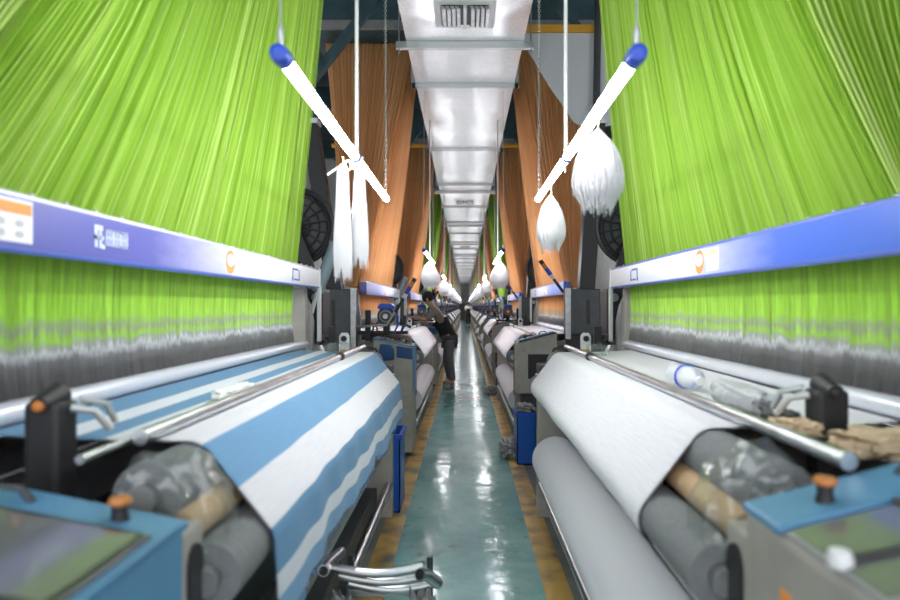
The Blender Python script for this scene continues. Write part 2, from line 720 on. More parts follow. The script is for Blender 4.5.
# dark double door in the end wall
dd = struct(MB().box(-.7, .7, YFAR - .06, YFAR - .001, 0, 1.7).build('door_1', GREYM))

# ------------------------------------------------------------------ air duct
DZ = 3.70
duct = thing('air_duct', (0, 30, DZ), 'long galvanised rectangular air duct under the roof above the aisle', 'duct')
flanges = [-1.39 + 2.53 * n for n in range(26)]
struts = [5.23, 11.95, 17.0, 22.1, 27.2, 31.6, 36.6, 41.4, 48.3, 52.5]
sec0 = None
for i in range(len(flanges) - 1):
    y0, y1 = flanges[i], flanges[i + 1]
    MB().box(-.51, .51, y0, y1, DZ, DZ + .5).build('duct_section', DUCT, duct)
for i, y in enumerate(flanges[1:-1]):
    f = MB()
    f.box(-.55, .55, y - .02, y + .02, DZ - .045, DZ - .001).box(-.55, .55, y - .02, y + .02, DZ + .5, DZ + .545)
    f.box(-.555, -.511, y - .02, y + .02, DZ - .045, DZ + .545).box(.511, .555, y - .02, y + .02, DZ - .045, DZ + .545)
    f.build('flange', ZINC, duct)
for yh in struts:
    h = MB().box(-.60, .60, yh - .025, yh + .025, DZ - .06, DZ - .002)
    hg = h.build('hanger_strut', ZINC, duct)
    for sx in (-.575, .575):
        MB().tube((sx, yh, DZ - .1), (sx, yh, 6.9), .007, 6).build('hanger_rod', STEEL, hg)


def grille(yc):
    g = MB().box(-.24, .24, yc - .22, yc + .22, DZ - .012, DZ - .001)
    gr = g.build('grille', WHITEP, duct)
    for k in range(10):
        if k == 4 or k == 5:
            continue
        x = -.17 + k * .0375
        MB().prism([(x - .005, DZ - .04), (x + .022, DZ - .04), (x + .005, DZ - .0125), (x - .022, DZ - .0125)], yc - .15, yc + .15).build('slat', STEEL, gr)
    MB().box(-.18, .18, yc - .16, yc + .16, DZ - .0135, DZ - .0122).build('opening', BLACK, gr)
    MB().box(-.012, .012, yc - .17, yc + .17, DZ - .042, DZ - .0135).build('mullion', ZINC, gr)


for yc in (4.72, 13.2, 23.2):
    grille(yc)

# ------------------------------------------------------------------ loom
def harness_mesh(s, root):
    mb = MB(s)
    y0, y1 = (YS + .37 if s > 0 else YS + .02), (YE - .06 if s > 0 else YE - .24)
    t0, t1 = 2.55, (3.38 if s > 0 else 3.24)
    zb, zt = 1.60, 4.66
    NV = 10

    def P(u, t, front):
        yb = y0 + (y1 - y0) * u
        yt = t0 + (t1 - t0) * u
        y = yb + (yt - yb) * t ** .88
        if front == 0:
            x = 1.075 + (.635 - 1.075) * t
        else:
            x = 1.20 + (1.72 - 1.20) * t
        return Vector((x, y, zb + (zt - zb) * t))

    def sheet(fn, N, amp, nrm, u0):
        rows, uvs = [], []
        for i in range(N + 1):
            u = i / N
            off = amp * (1 if i % 2 else -1) * (.6 + .8 * R.random())
            rows.append([fn(u, j / NV) + Vector(nrm) * off for j in range(NV + 1)])
            uvs.append([(u0 + u, j / NV) for j in range(NV + 1)])
        mb.grid(rows, uvs)
    sheet(lambda u, t: P(1 - u, t, 0), 300, .006, (1, 0, 0), 0)
    sheet(lambda u, t: P(u, t, 1), 90, .008, (1, 0, 0), 2)
    sheet(lambda u, t: P(0, t, 0).lerp(P(0, t, 1), u), 46, .008, (0, 1, 0), 4)
    sheet(lambda u, t: P(1, t, 1).lerp(P(1, t, 0), u), 46, .008, (0, 1, 0), 6)
    return mb.build('harness_cords', GREEN, root, kind='stuff')


def loose_cords(s, root):
    mb = MB(s)
    for k in range(230):
        u = R.random()
        du = R.uniform(-.02, .02)
        yb = (YS + .38 if s > 0 else YS + .03) + (2.48 if s > 0 else 2.65) * u
        yt = 2.55 + (.83 if s > 0 else .69) * min(1, max(0, u + du))
        pts = []
        dx = R.uniform(.012, .03)
        for j in range(6):
            t = j / 5
            pts.append((1.075 - .44 * t - dx * math.sin(PI * min(1, t + .1)) - .004, yb + (yt - yb) * t ** .88, 1.60 + 3.06 * t))
        mb.path(pts, .0017, 3, False)
        n0 = len(mb.f)
    for i in range(len(mb.f)):
        c = R.random() if i % 15 == 0 else c
        mb.uv[i] = tuple((c, .3) for _ in mb.f[i])
    # a few heavier cord bundles on the end of the harness nearest the lower numbers
    for k in range(14):
        q = (k + .5) / 14
        xb, xt = 1.08 + .11 * q, .65 + 1.05 * q
        pts = [(xb + (xt - xb) * j / 5, (YS + .365 + 1.08 * (j / 5) ** .88 if s > 0 else YS + .005 + 1.43 * (j / 5) ** .88) - .012, 1.60 + 3.06 * j / 5) for j in range(6)]
        a = len(mb.f)
        mb.path(pts, .004, 4, False)
        for i in range(a, len(mb.f)):
            mb.uv[i] = tuple((q * 3.1, .3) for _ in mb.f[i])
    return mb.build('loose_cords', GREEN, root, kind='stuff')


def heddles(s, root):
    mb = MB(s)
    N = 420
    rows, uvs = [], []
    for i in range(N + 1):
        u = i / N
        y = (YE - .10 if s > 0 else YE - .26) + (YS - YE + (.15 if s > 0 else .31)) * u
        x = 1.085 + (.006 if i % 2 else -.006) * (.5 + R.random())
        zs = (1.60, 1.50, 1.40, 1.31, 1.24, 1.175)
        rows.append([(x + .012 * math.sin(PI * j / 5), y, z) for j, z in enumerate(zs)])
        uvs.append([(u, min(1, max(0, (1.54 - z) / .37))) for z in zs])
    mb.grid(rows, uvs)
    return mb.build('heddles', HED_G, root, kind='stuff')


def print_rect(mb, x, y0, y1, z0, z1):
    """thin printed label on a face of constant x looking at the aisle"""
    mb.box(x - .0015, x, y0, y1, z0, z1)


def name_beam(s, root, first):
    BX = .985
    b = MB(s).box(BX, BX + .07, YS, YE, 1.53, 1.64)
    for k in range(len(b.f)):
        b.uv[k] = tuple(((b.v[i][1] - YS) / (YE - YS), b.v[i][2]) for i in b.f[k])
    beam = b.build('name_beam', BEAM[s], root)
    MB(s).path([(BX + .012, YS, 1.643), (BX + .012, YE, 1.643)], .011, 10).build('beam_rail', RAILW if s < 0 else RAILB, beam, smooth=SM)
    MB(s).path([(BX + .012, YS, 1.527), (BX + .012, YE, 1.527)], .011, 10).build('beam_rail', RAILB, beam, smooth=SM)
    MB(s).box(BX - .006, BX + .076, YE, YE + .03, 1.52, 1.652).build('end_cap', WHITEP, beam, bevel=.006)
    sc = None
    for k in range(24):
        y = YS + .06 + k * .122
        if sc is None:
            sc = MB(s).lathe([(.006, 0), (.006, .008), (.003, .011), (0, .011)], (BX + .03, y, 1.654), n=8).build('screw', STEEL, beam, smooth=SM)
            y00 = y
        else:
            c = sc.copy()
            c.location = (0, y - y00, 0)
            C.objects.link(c)
            c.parent = beam
    return beam, BX


def end_frame(s, root, ya, yb, m, xf=.48):
    outer = [(xf, 0), (.60, 0), (.64, .12), (1.55, .12), (1.60, 0), (2.05, 0), (2.05, .95), (1.45, 1.06), (1.22, 1.06), (1.20, 1.50), (1.06, 1.52),
             (1.05, 1.06), (.74, 1.03), (.60, .96), (xf + .02, .95), (xf, .90)]
    return MB(s).prism(outer, ya, yb).build('end_frame', m, root, bevel=.008)


def build_loom(s, first):
    """full loom at its own place, the row's first position"""
    root = thing('jacquard_loom', (s * 1.1, 2.575, 0), 'x', 'loom')
    h1 = harness_mesh(s, root)
    h2 = loose_cords(s, root)
    h3 = heddles(s, root)
    # jacquard head above
    jh = MB(s).box(.62, 1.85, 2.05, 3.55, 4.66, 5.05).build('jacquard_head', TEAL, root, bevel=.02)
    MB(s).box(.60, 1.9, 2.02, 2.06, 4.60, 4.70).build('head_flange', GREYM, jh)
    beam, BX = name_beam(s, root, first)
    # printed marks
    y0 = 2.52
    sg = MB(s)
    sg.prism([(y0 + .045 * math.cos(t * PI / 10), 1.585 + .05 * math.sin(t * PI / 10)) for t in range(20)], BX - .0012, BX, 'x')
    st = sg.build('round_sticker', LABELO, beam)
    MB(s).prism([(y0 + .036 * math.cos(t * PI / 10), 1.592 + .026 * math.sin(t * PI / 10)) for t in range(20)], BX - .0024, BX - .0012, 'x').build('sticker_print', LABELW, beam)
    if s > 0:
        lb = MB(s)
        print_rect(lb, BX, y0 - .19, y0 - .075, 1.542, 1.63)
        lb.build('paper_label', LABELW, beam)
        lb = MB(s)
        print_rect(lb, BX - .0016, y0 - .188, y0 - .077, 1.60, 1.628)
        lb.build('label_heading', LABELC, beam)
    lg = MB(s)   # outlined square emblem near the far end
    yl, zl = 3.5, 1.585
    for (a, b_, c, d) in ((-.075, -.06, -.028, .03), (.055, .07, -.034, .026), (-.075, .04, .022, .033), (-.04, .07, -.036, -.026), (-.085, -.06, -.04, -.02)):
        print_rect(lg, BX, yl + a, yl + b_, zl + c, zl + d)
    lg.build('emblem_print', LOGOB, beam)
    # support at both ends
    end_frame(s, root, 1.07, 1.14, BEIGE, .565)
    end_frame(s, root, 3.96, 4.04, BEIGE)
    for (ya, yb) in ((1.02, 1.07), (4.05, 4.11)):
        br = MB(s).prism([(1.03, 1.06), (1.24, 1.06), (1.24, 1.50), (1.10, 1.515), (1.05, 1.40), (1.03, 1.3)], ya, yb).build('beam_bracket', GREYM, root, bevel=.005)
        hb = MB(s)
        for (hx, hz) in ((1.10, 1.38), (1.16, 1.42), (1.16, 1.30), (1.10, 1.16), (1.19, 1.16)):
            hb.path([(hx, ya - .006, hz), (hx, ya + .001, hz)], .011, 8)
        hb.build('bolt_holes', BLACK, br, kind='stuff')
    MB(s).box(.975, 1.0, 4.05, 4.085, 1.16, 1.535).build('beam_upright', ZINC, root, bevel=.004)
    # reed cap, rods and rollers
    MB(s).tube((1.075, 1.10, 1.145), (1.075, 4.02, 1.145), .030, 16).build('reed_cap', RAILW, root, smooth=SM)
    MB(s).tube((.672, 1.05 if s > 0 else 1.24, 1.128), (.672, 3.99, 1.128), .0165, 14).build('press_bar', CHROME, root, smooth=SM)
    MB(s).tube((.707, 1.10, 1.118), (.707, 3.97, 1.118), .009, 10).build('thin_rod', STEEL, root, smooth=SM)
    pc = MB(s)
    pc.path([(.672, 3.2, 1.128), (.672, 3.24, 1.128)], .024, 14)
    pc.build('bar_collar', BLACK, root, smooth=SM)
    for nm, x, z, r, m in (('breast_roller', .605, 1.035, .066, FELT), ('felt_roller', .487, .885, .062, FELT), ('cardboard_tube', .545, .972, .036, CARD), ('felt_roller', .625, .885, .05, FELT)):
        rl = MB(s).tube((x, 1.14, z), (x, 3.96, z), r, 24).build(nm, m, root, smooth=SM)
        MB(s).tube((x, 1.145, z), (x, 1.11, z), r * .45, 12).build('axle', STEEL, rl, smooth=SM)
    # lower works
    MB(s).box(.76, .79, 1.14, 3.96, .16, .90).build('front_panel', DARK, root)  # dark sheet added to block the view and fill the shadowed gap below cloth
    MB(s).tube((.50, 1.14, .22), (.50, 3.96, .22), .024, 12).build('lower_rod', CHROME, root, smooth=SM)
    MB(s).box(.58, .66, 1.14, 3.96, .10, .20).build('cross_beam', DARK, root, bevel=.006)
    MB(s).box(1.15, 1.25, 1.14, 3.96, .55, .75).build('cross_beam', DARK, root, bevel=.006)
    # warp beam behind
    wb = MB(s).tube((1.72, 1.16, .62), (1.72, 3.94, .62), .28, 28).build('warp_beam', FLUFF, root, smooth=SM)
    for y in (1.16, 3.90):
        MB(s).tube((1.72, y, .62), (1.72, y + .03, .62), .40, 28).build('beam_flange', ZINC, wb, smooth=SM)
    MB(s).add([(1.10, 1.2, 1.14), (1.10, 3.9, 1.14), (1.86, 3.9, .90), (1.86, 1.2, .90), (1.10, 1.2, 1.135), (1.10, 3.9, 1.135), (1.86, 3.9, .895), (1.86, 1.2, .895)],
              [(0, 1, 2, 3), (7, 6, 5, 4), (0, 4, 5, 1), (1, 5, 6, 2), (2, 6, 7, 3), (3, 7, 4, 0)]).build('warp_sheet', FLUFF, root)
    # drive housing at the near end
    bx0, bx1, bz0 = ((.97, 1.27, 1.13), (1.05, 1.46, .80))[s < 0]
    dh = MB(s).box(bx0, bx1, .72, 1.0, bz0, 1.56).build('drive_housing', DARK, root, bevel=.012)
    MB(s).box(bx0 - .03, bx0 + .02, .70, .735, bz0 - .04, 1.57).build('housing_edge', STEEL, dh, bevel=.004)
    MB(s).box(bx0 + .17, bx0 + .20, .712, .722, bz0 + .1, 1.46).build('housing_slot', BLACK, dh)
    MB(s).box(bx0 + .02, bx1 + .1, .75, 1.0, .12, bz0).build('housing_stand', BLACK, root, bevel=.01)
    # slanted gantry column standing on the housing
    lean = (.10, .24)[s < 0]
    cx = (bx0 + bx1) / 2 + (.05 if s > 0 else .0)
    col = MB(s)
    z0, z1 = 1.56, 3.15
    col.add([(cx - .075 + (lean if z == z1 else 0) + dx, .84 + dy, z) for z in (z0, z1) for dx, dy in ((0, 0), (.15, 0), (.15, .14), (0, .14))],
            [(3, 2, 1, 0), (4, 5, 6, 7), (0, 1, 5, 4), (1, 2, 6, 5), (2, 3, 7, 6), (3, 0, 4, 7)])
    cc = col.build('gantry_column', BLACK, root, bevel=.006)
    MB(s).box(cx + lean - .085, cx + lean + .085, .83, .99, 3.15, 3.20).build('column_cap', ZINC, cc, bevel=.004)
    MB(s).tube((cx + lean, .91, 3.2), (cx + lean + .05, .91, 6.3), .035, 10).build('column_pipe', DARK, cc, smooth=SM)
    # stacked signal lamp leaning out over the aisle
    p0, p1 = (Vector((.93, .78, 1.53)), Vector((.71, .76, 1.83))) if s > 0 else (Vector((.66, .78, 1.34)), Vector((.47, .76, 1.66)))
    if s < 0:
        MB(s).path([(.66, .78, 1.35), (.74, .80, 1.22), (1.06, .82, 1.20)], .012, 8).build('lamp_arm', ZINC, root, smooth=SM)
    sl = MB(s).tube(p0, p0.lerp(p1, .42), .014, 10).build('signal_lamp', BLACK, root, smooth=SM)
    for a, b_, m in ((.42, .55, WHITEP), (.55, .76, CAPB), (.76, .90, AMBER), (.90, 1.0, BLACK)):
        MB(s).tube(p0.lerp(p1, a), p0.lerp(p1, b_), .021, 12).build('lamp_segment', m, sl, smooth=SM)
    # far end mechanism
    MB(s).box(1.0, 1.26, 4.22, 4.45, 1.20, 1.52).build('gear_case', BLACK, root, bevel=.01)
    MB(s).box(1.06, 1.22, 4.25, 4.42, .1, 1.20).build('gear_stand', BLACK, root, bevel=.01)
    MB(s).path([(1.05, 4.21, 1.46), (1.05, 4.222, 1.46)], .03, 16).build('silver_disc', CHROME, root, smooth=SM)
    arm = MB(s).prism([(1.03, 1.50), (1.12, 1.50), (1.17, 1.72), (1.26, 1.90), (1.26, 2.0), (1.20, 2.0), (1.09, 1.74)], 4.26, 4.30).build('wheel_arm', BLACK, root)
    WX, WZ, WR = 1.22, 1.97, .265
    wh = MB(s).tube((WX, 4.26, WZ), (WX, 4.36, WZ), .05, 14).build('spoked_wheel', BLACK, root, smooth=SM)
    MB(s).ring((WX, 4.33, WZ), (0, 1, 0), WR, .022, 36, 8).build('rim', BLACK, wh, smooth=SM)
    for rr in (.10, .17, .225):
        MB(s).ring((WX, 4.33, WZ), (0, 1, 0), rr, .007, 32, 5).build('wheel_ring', BLACK, wh, smooth=SM)
    MB(s).tube((WX, 4.35, WZ), (WX, 4.36, WZ), WR, 36).build('back_plate', DARK, wh, smooth=SM)
    for k in range(16):
        t = 2 * PI * k / 16
        MB(s).path([(WX + .05 * math.cos(t), 4.33, WZ + .05 * math.sin(t)), (WX + WR * math.cos(t + .18), 4.33, WZ + WR * math.sin(t + .18))], .008, 5).build('spoke', BLACK, wh, smooth=SM)
    if s < 0:
        cy = MB(s).tube((1.03, 4.19, 1.50), (.90, 4.17, 1.83), .042, 18).build('damper_cylinder', mat('grey_blue_enamel', (.20, .27, .31), .4), root, smooth=SM)
        MB(s).tube((1.10, 4.19, 1.26), (1.03, 4.19, 1.50), .016, 10).build('damper_rod', WHITEP, cy, smooth=SM)
        MB(s).tube((.905, 4.17, 1.815), (.895, 4.17, 1.84), .046, 18).build('damper_lid', GREYM, cy, smooth=SM)
    lv = MB(s).prism([(.80, 1.0), (.87, 1.0), (.87, 1.19), (.855, 1.215), (.815, 1.215), (.80, 1.19)], 4.14, 4.17).build('lever_plate', WHITEP, root, bevel=.004)
    MB(s).path([(.835, 4.13, 1.175), (.835, 4.14, 1.175)], .02, 12).build('lever_pivot', BLACK, lv, smooth=SM)
    MB(s).box(.81, .86, 4.132, 4.139, 1.09, 1.10).build('lever_mark', YELP, lv)
    MB(s).box(.50, 1.2, 4.04, 4.22, .93, 1.0).build('side_shelf', DARK, root, bevel=.008)
    MB(s).path([(.60, 4.10, 1.0), (.60, 4.10, 1.05), (.66, 4.11, 1.07), (.80, 4.12, 1.06)], .016, 8).build('blue_handle', CAPB, root, smooth=SM)
    MB(s).path([(.55, 4.12, 1.0), (.62, 4.14, 1.06), (.74, 4.16, 1.04), (.78, 4.16, 1.0)], .008, 6).build('air_hose', CAPB, root, smooth=SM)
    MB(s).path([(.95, 4.10, 1.0), (.95, 4.12, 1.16), (1.08, 4.13, 1.2)], .013, 8).build('cable', BLACK, root, smooth=SM)
    for (pts, r_, m_) in (([(.58, 4.15, 1.0), (.62, 4.18, 1.10), (.72, 4.16, 1.13), (.80, 4.2, 1.06), (.90, 4.2, 1.0)], .009, BLACK),
                          ([(.66, 4.08, 1.0), (.70, 4.1, 1.07), (.76, 4.09, 1.09), (.80, 4.1, 1.02)], .007, AMBER),
                          ([(.92, 4.17, 1.0), (.90, 4.16, 1.12), (.96, 4.17, 1.18), (1.04, 4.2, 1.10)], .010, BLACK)):
        MB(s).path(pts, r_, 7).build('air_hose', m_, root, smooth=SM)
    MB(s).prism([(.96, 1.0), (1.14, 1.0), (1.14, 1.04), (1.08, 1.13), (1.0, 1.13), (.96, 1.06)], 4.13, 4.20).build('valve_block', STEEL, root, bevel=.006)
    MB(s).box(.63, .72, 4.06, 4.14, 1.0, 1.045).build('terminal_box', GREYM, root, bevel=.005)
    MB(s).box(.88, .93, 4.08, 4.12, 1.0, 1.26).build('black_post', BLACK, root, bevel=.004)
    MB(s).box(.49, .56, 4.042, 4.20, .80, .93).build('sensor_box', STEEL, root, bevel=.006)
    # short black post with an amber eye beside the cloth
    YQ = .17 if s > 0 else 0
    sp = MB(s).box(.775, .845, 1.145 + YQ, 1.205 + YQ, 1.0, 1.215).build('sensor_post', BLACK, root, bevel=.012)
    MB(s).path([(.81, 1.14 + YQ, 1.21), (.81, 1.20 + YQ, 1.225)], [.018, .024], 12).build('sensor_ring', BLACK, sp, smooth=SM)
    MB(s).lathe([(.012, 0), (.01, .006), (0, .009)], (.81, 1.14 + YQ, 1.21), (0, -1, 0), 12).build('amber_eye', AMBER if s < 0 else BLACK, sp, smooth=SM)
    MB(s).path([(.775, 1.18 + YQ, 1.20), (.74, 1.20 + YQ, 1.19), (.72, 1.22 + YQ, 1.15)], .008, 8).build('lever', ZINC, sp, smooth=SM)
    MB(s).path([(.77, 1.20 + YQ, 1.215), (.735, 1.23 + YQ, 1.20), (.728, 1.25 + YQ, 1.16)], .007, 8).build('lever', ZINC, sp, smooth=SM)
    return root, h1, h2, h3


def motor_unit(s, root):
    """winding motor with blue cap at the near end of the cloth"""
    mu = MB(s).lathe([(.07, 0), (.085, .015), (.085, .06), (.078, .065), (.078, .08), (.085, .085), (.085, .15), (.06, .17)], (.77, .92, 1.30), (0, 1, 0), 20).build('winding_motor', DARK, root, smooth=SM)
    MB(s).prism([(.69, 1.37), (.85, 1.37), (.85, 1.40), (.82, 1.425), (.72, 1.425), (.69, 1.40)], .91, 1.08).build('motor_cap', CAPB, mu, bevel=.008)
    MB(s).ring((.77, .915, 1.30), (0, 1, 0), .055, .010, 22, 6).build('motor_ring', AMBER if s > 0 else GREYM, mu, smooth=SM)
    MB(s).path([(.77, .89, 1.30), (.77, .93, 1.30)], .025, 12).build('motor_hub', STEEL, mu, smooth=SM)
    MB(s).box(.74, .80, .96, 1.06, 1.12, 1.24).build('motor_post', BLACK, mu, bevel=.006)
    MB(s).path([(.70, .95, 1.36), (.65, .93, 1.30), (.65, .93, 1.22), (.69, .95, 1.14)], .009, 6).build('motor_cable', CAPB, mu, smooth=SM)
    MB(s).path([(.84, .95, 1.25), (.89, .93, 1.20), (.90, .93, 1.14)], .009, 6).build('motor_cable', BLACK, mu, smooth=SM)
    MB(s).box(.56, 1.06, .96, 1.04, 1.125, 1.155).build('motor_bracket', BLACK, mu, bevel=.005)
    MB(s).box(.92, .97, .93, .98, 1.06, 1.36).build('slim_post', BLACK, mu, bevel=.004)
    MB(s).path([(.62, .95, 1.15), (.60, .94, 1.20), (.57, .96, 1.215), (.53, .97, 1.19)], .013, 8).build('yarn_guide', NAVY, mu, smooth=SM)
    MB(s).path([(.86, .99, 1.15), (.87, 1.0, 1.22), (.91, 1.0, 1.24)], .010, 8).build('yarn_guide', AMBER, mu, smooth=SM)


loom0 = {}
for s in (-1, 1):
    loom0[s] = build_loom(s, True)
    r = loom0[s][0]
    r['label'] = 'first loom of the %s, bright green cords, long blue name board' % ROW[s]
    r['group'] = 'looms of the ' + ROW[s]

# extra printing on the two first name boards only
lb, BX = loom0[-1][0], .985
bl = [c for c in lb.children if c.name.startswith('name_beam')][0]
c_ = MB(-1)
print_rect(c_, BX, 1.12, 1.365, 1.54, 1.635)
c_.build('notice_card', LABELW, bl)
c_ = MB(-1)
print_rect(c_, BX - .0016, 1.125, 1.36, 1.603, 1.627)
c_.build('notice_heading', LABELO, bl)
c_ = MB(-1)
for k in range(4):
    for j in range(2):
        yy = 1.16 + k * .055
        zz = 1.582 - j * .024
        c_.prism([(yy + .012 * math.cos(t * PI / 5), zz + .008 * math.sin(t * PI / 5)) for t in range(10)], BX - .0028, BX - .0016, 'x')
c_.build('notice_icons', LABELG, bl, kind='stuff')
c_ = MB(-1)
ly = 1.595
for (a, b_, c, d) in ((0, .012, -.03, .03), (.012, .035, .018, .03), (.02, .03, -.03, .02), (.0, .04, -.008, .002), (.03, .045, -.032, -.02)):
    print_rect(c_, BX, ly + a, ly + b_, 1.587 + c, 1.587 + d)
for g in range(3):   # three blocky characters
    gy = ly + .05 + g * .036
    for (a, b_, c, d) in ((0, .034, .018, .024), (0, .034, -.022, -.016), (0, .006, -.022, .024), (.028, .034, -.022, .024), (.014, .02, -.022, .024), (.004, .03, -.002, .004)):
        print_rect(c_, BX, gy + a, gy + b_, 1.587 + c, 1.587 + d)
c_.build('maker_lettering', LOGOW, bl, kind='stuff')

swap = {}
for s in (-1, 1):
    root, h1, h2, h3 = loom0[s]
    for h in (h1, h2):
        me = h.data.copy()
        me.materials[0] = ORANGE
        swap[h.data.name] = me
    me = h3.data.copy()
    me.materials[0] = HED_O
    swap[h3.data.name] = me
for s in (-1, 1):
    for k in range(1, NLOOM):
        col = COLS[k]
        lab = '%s loom of the %s, with %s harness cords' % (ORD[k], ROW[s], 'orange' if col == 'O' else 'green')
        if k == 1:
            l1 = r = dup(loom0[s][0], (0, PITCH, 0), lab, swap=swap, skip=('notice_card', 'notice_heading', 'notice_icons', 'maker_lettering', 'sensor_post'))
            rs = r
            ORG[r.name] = Vector((s * 1.1, 2.575, 0))
            motor_unit(s, r)
        else:
            r = dup(rs, (0, PITCH * (k - 1), 0), lab)
            if col == 'G':
                for ch in r.children:
                    for h in loom0[s][1:]:
                        if ch.data == swap[h.data.name]:
                            ch.data = h.data

# the nearest striped-cloth loom carries no signal lamp
for c in [c for c in loom0[-1][0].children if c.name.split('.')[0] in ('signal_lamp', 'lamp_arm')]:
    for g in list(c.children):
        bpy.data.objects.remove(g)
    bpy.data.objects.remove(c)
# the second plain-cloth loom carries no winding motor
for c in [c for c in l1.children if c.name.startswith('winding_motor')]:
    for g in list(c.children):
        bpy.data.objects.remove(g)
    bpy.data.objects.remove(c)

# ------------------------------------------------------------------ control consoles
def console(s, k, proto=None):
    root = thing('control_console', (s * .68, .88, 0), 'x', 'control box')
    X0, X1, Y0, Y1 = .488, .86, .70, 1.045
    zt0, zt1 = (1.045, 1.14) if s > 0 else (1.012, 1.085)
    body = MB(s).prism([(X0, .58 if s > 0 else .03), (X1, .58 if s > 0 else .03), (X1, zt1), (X0, zt0)], Y0, Y1).build('console_body', BEIGE, root, bevel=.012)
    MB(s).box(X0 + .06, X1, Y0 + .05, Y1 - .02, 0, .58 if s > 0 else .03).build('console_leg', DARK, root, bevel=.01)
    # black hand opening on the end face
    if s < 0:
        MB(s).prism([(X0 + .004, .90), (X0 + .15, .92), (X0 + .15, 1.03), (X0 + .004, 1.005)], Y0 - .012, Y0 + .002).build('blue_face_plate', NAVY, body, bevel=.004)
        MB(s).prism([(X0 + .17, .90), (X0 + .27, .89), (X0 + .32, .95), (X0 + .30, 1.05), (X0 + .20, 1.04), (X0 + .17, 1.0)], Y0 - .04, Y0 + .002).build('blue_hood', NAVY, body, bevel=.01)
    else:
        MB(s).box(X0 + .10, X1 - .06, Y0 - .004, Y0 + .004, .72, .95).build('end_window', BLACK, body, bevel=.003)
    MB(s).path([(X0 + .06, Y0 - .006, .99), (X0 + .06, Y0, .99)], .012, 10).build('end_button', GREYM, body, smooth=SM)

    def onTop(x, y, h=0.0):
        return Vector((x, y, zt0 + (zt1 - zt0) * (x - X0) / (X1 - X0) + h))

    def slab(x0, x1, y0, y1, h0, h1):
        vs = [onTop(x, y, h) for x in (x0, x1) for y in (y0, y1) for h in (h0, h1)]
        return MB(s).add(vs, [(0, 1, 3, 2), (4, 6, 7, 5), (0, 4, 5, 1), (2, 3, 7, 6), (0, 2, 6, 4), (1, 5, 7, 3)])
    if s < 0:
        top = slab(X0 - .006, X1 + .004, Y0 - .006, Y1 + .004, .0, .016).build('top_plate', PANELB, root, bevel=.006)
        MB(s).prism([(Y0, .60), (Y1 - .02, .60), (Y1 - .02, 1.03), (Y0, 1.03)], X0 - .006, X0 + .002, 'x').build('side_plate', PANELB, root, bevel=.003)
        sc = slab(X0 + .010, X1 - .06, Y0 + .012, .955, .016, .022).build('screen_frame', FRAME_S, root, bevel=.003)
        slab(X0 + .026, X1 - .08, Y0 + .03, .94, .022, .0235).build('screen', SCREEN, sc)
        kx, ky = .575, 1.0
    else:
        top = slab(X0 - .004, X1 + .004, .93, Y1 + .004, .0, .014).build('top_plate', PANELB, root, bevel=.005)
        sc = slab(X0 + .004, X1 + .004, Y0 - .006, .925, .0, .006).build('screen_frame', GREYM, root, bevel=.002)
        slab(X0 + .012, X1 - .01, Y0 + .01, .918, .006, .0075).build('screen', SCREEN, sc)
        for (a, b_) in (((X0 + .02, .80), (X1, .765)), ((.63, Y0), (.665, .925))):
            MB(s).path([onTop(a[0], a[1], .010), onTop(b_[0], b_[1], .010)], .0065, 6).build('dark_strap', BLACK, root, smooth=SM)
        MB(s).lathe([(.0, -.014), (.014, -.01), (.017, 0), (.013, .012), (0, .016)], onTop(X0 + .012, .80, .014), n=14).build('white_knob', WHITEP, root, smooth=SM)
        for q in range(2):
            MB(s).box(X0 - .0015, X0, .84 + q * .055, .872 + q * .055, .93, .965).build('orange_label', LABELO if q else GOLD, body)
        MB(s).box(X0 - .0015, X0, .83, .93, .885, .895).build('printed_line', FRAME_S, body)
        kx, ky = .585, .975
    p = onTop(kx, ky, .012)
    MB(s).lathe([(.016, 0), (.012, .014), (.013, .03)], p, n=14).build('switch_stem', BLACK, root, smooth=SM)
    MB(s).lathe([(.015, .028), (.019, .033), (.016, .040), (0, .042)], p, n=16).build('switch_cap', AMBER, root, smooth=SM)
    MB(s).path([onTop(.72, 1.0, .016), onTop(.74, 1.0, .035), onTop(.78, .99, .035), onTop(.80, .985, .016)], .006, 8).build('plate_handle', FRAME_S, root, smooth=SM)
    # narrow frame with a black slot between console and cloth
    MB(s).box(X0 + .004, .56, Y1, 1.13, .05, 1.0).build('slot_frame', BEIGE, root, bevel=.008)
    MB(s).prism([(1.088 + .028 * math.cos(t * PI / 8), (.93 if t < 9 else .55) + .04 * math.sin(t * PI / 8)) for t in range(17)], X0 - .002, X0 + .006, 'x').build('slot', BLACK, root)
    return root


for s in (-1, 1):
    c0 = console(s, 0)
    c0['label'] = ('blue-topped control box with grey touch screen beside the striped cloth' if s < 0 else
                   'beige control box with strapped grey screen and orange labels beside the plain cloth')
    c0['group'] = 'loom control boxes'
    for k in range(1, NLOOM):
        dup(c0, (0, PITCH * k, 0), 'control box on the end of the %s loom of the %s' % (ORD[k], ROW[s]))

# ------------------------------------------------------------------ cloth
def arc(cx, cz, r, a0, a1, n=8):
    return [(cx + r * math.cos(math.radians(a0 + (a1 - a0) * i / n)), cz + r * math.sin(math.radians(a0 + (a1 - a0) * i / n))) for i in range(n + 1)]


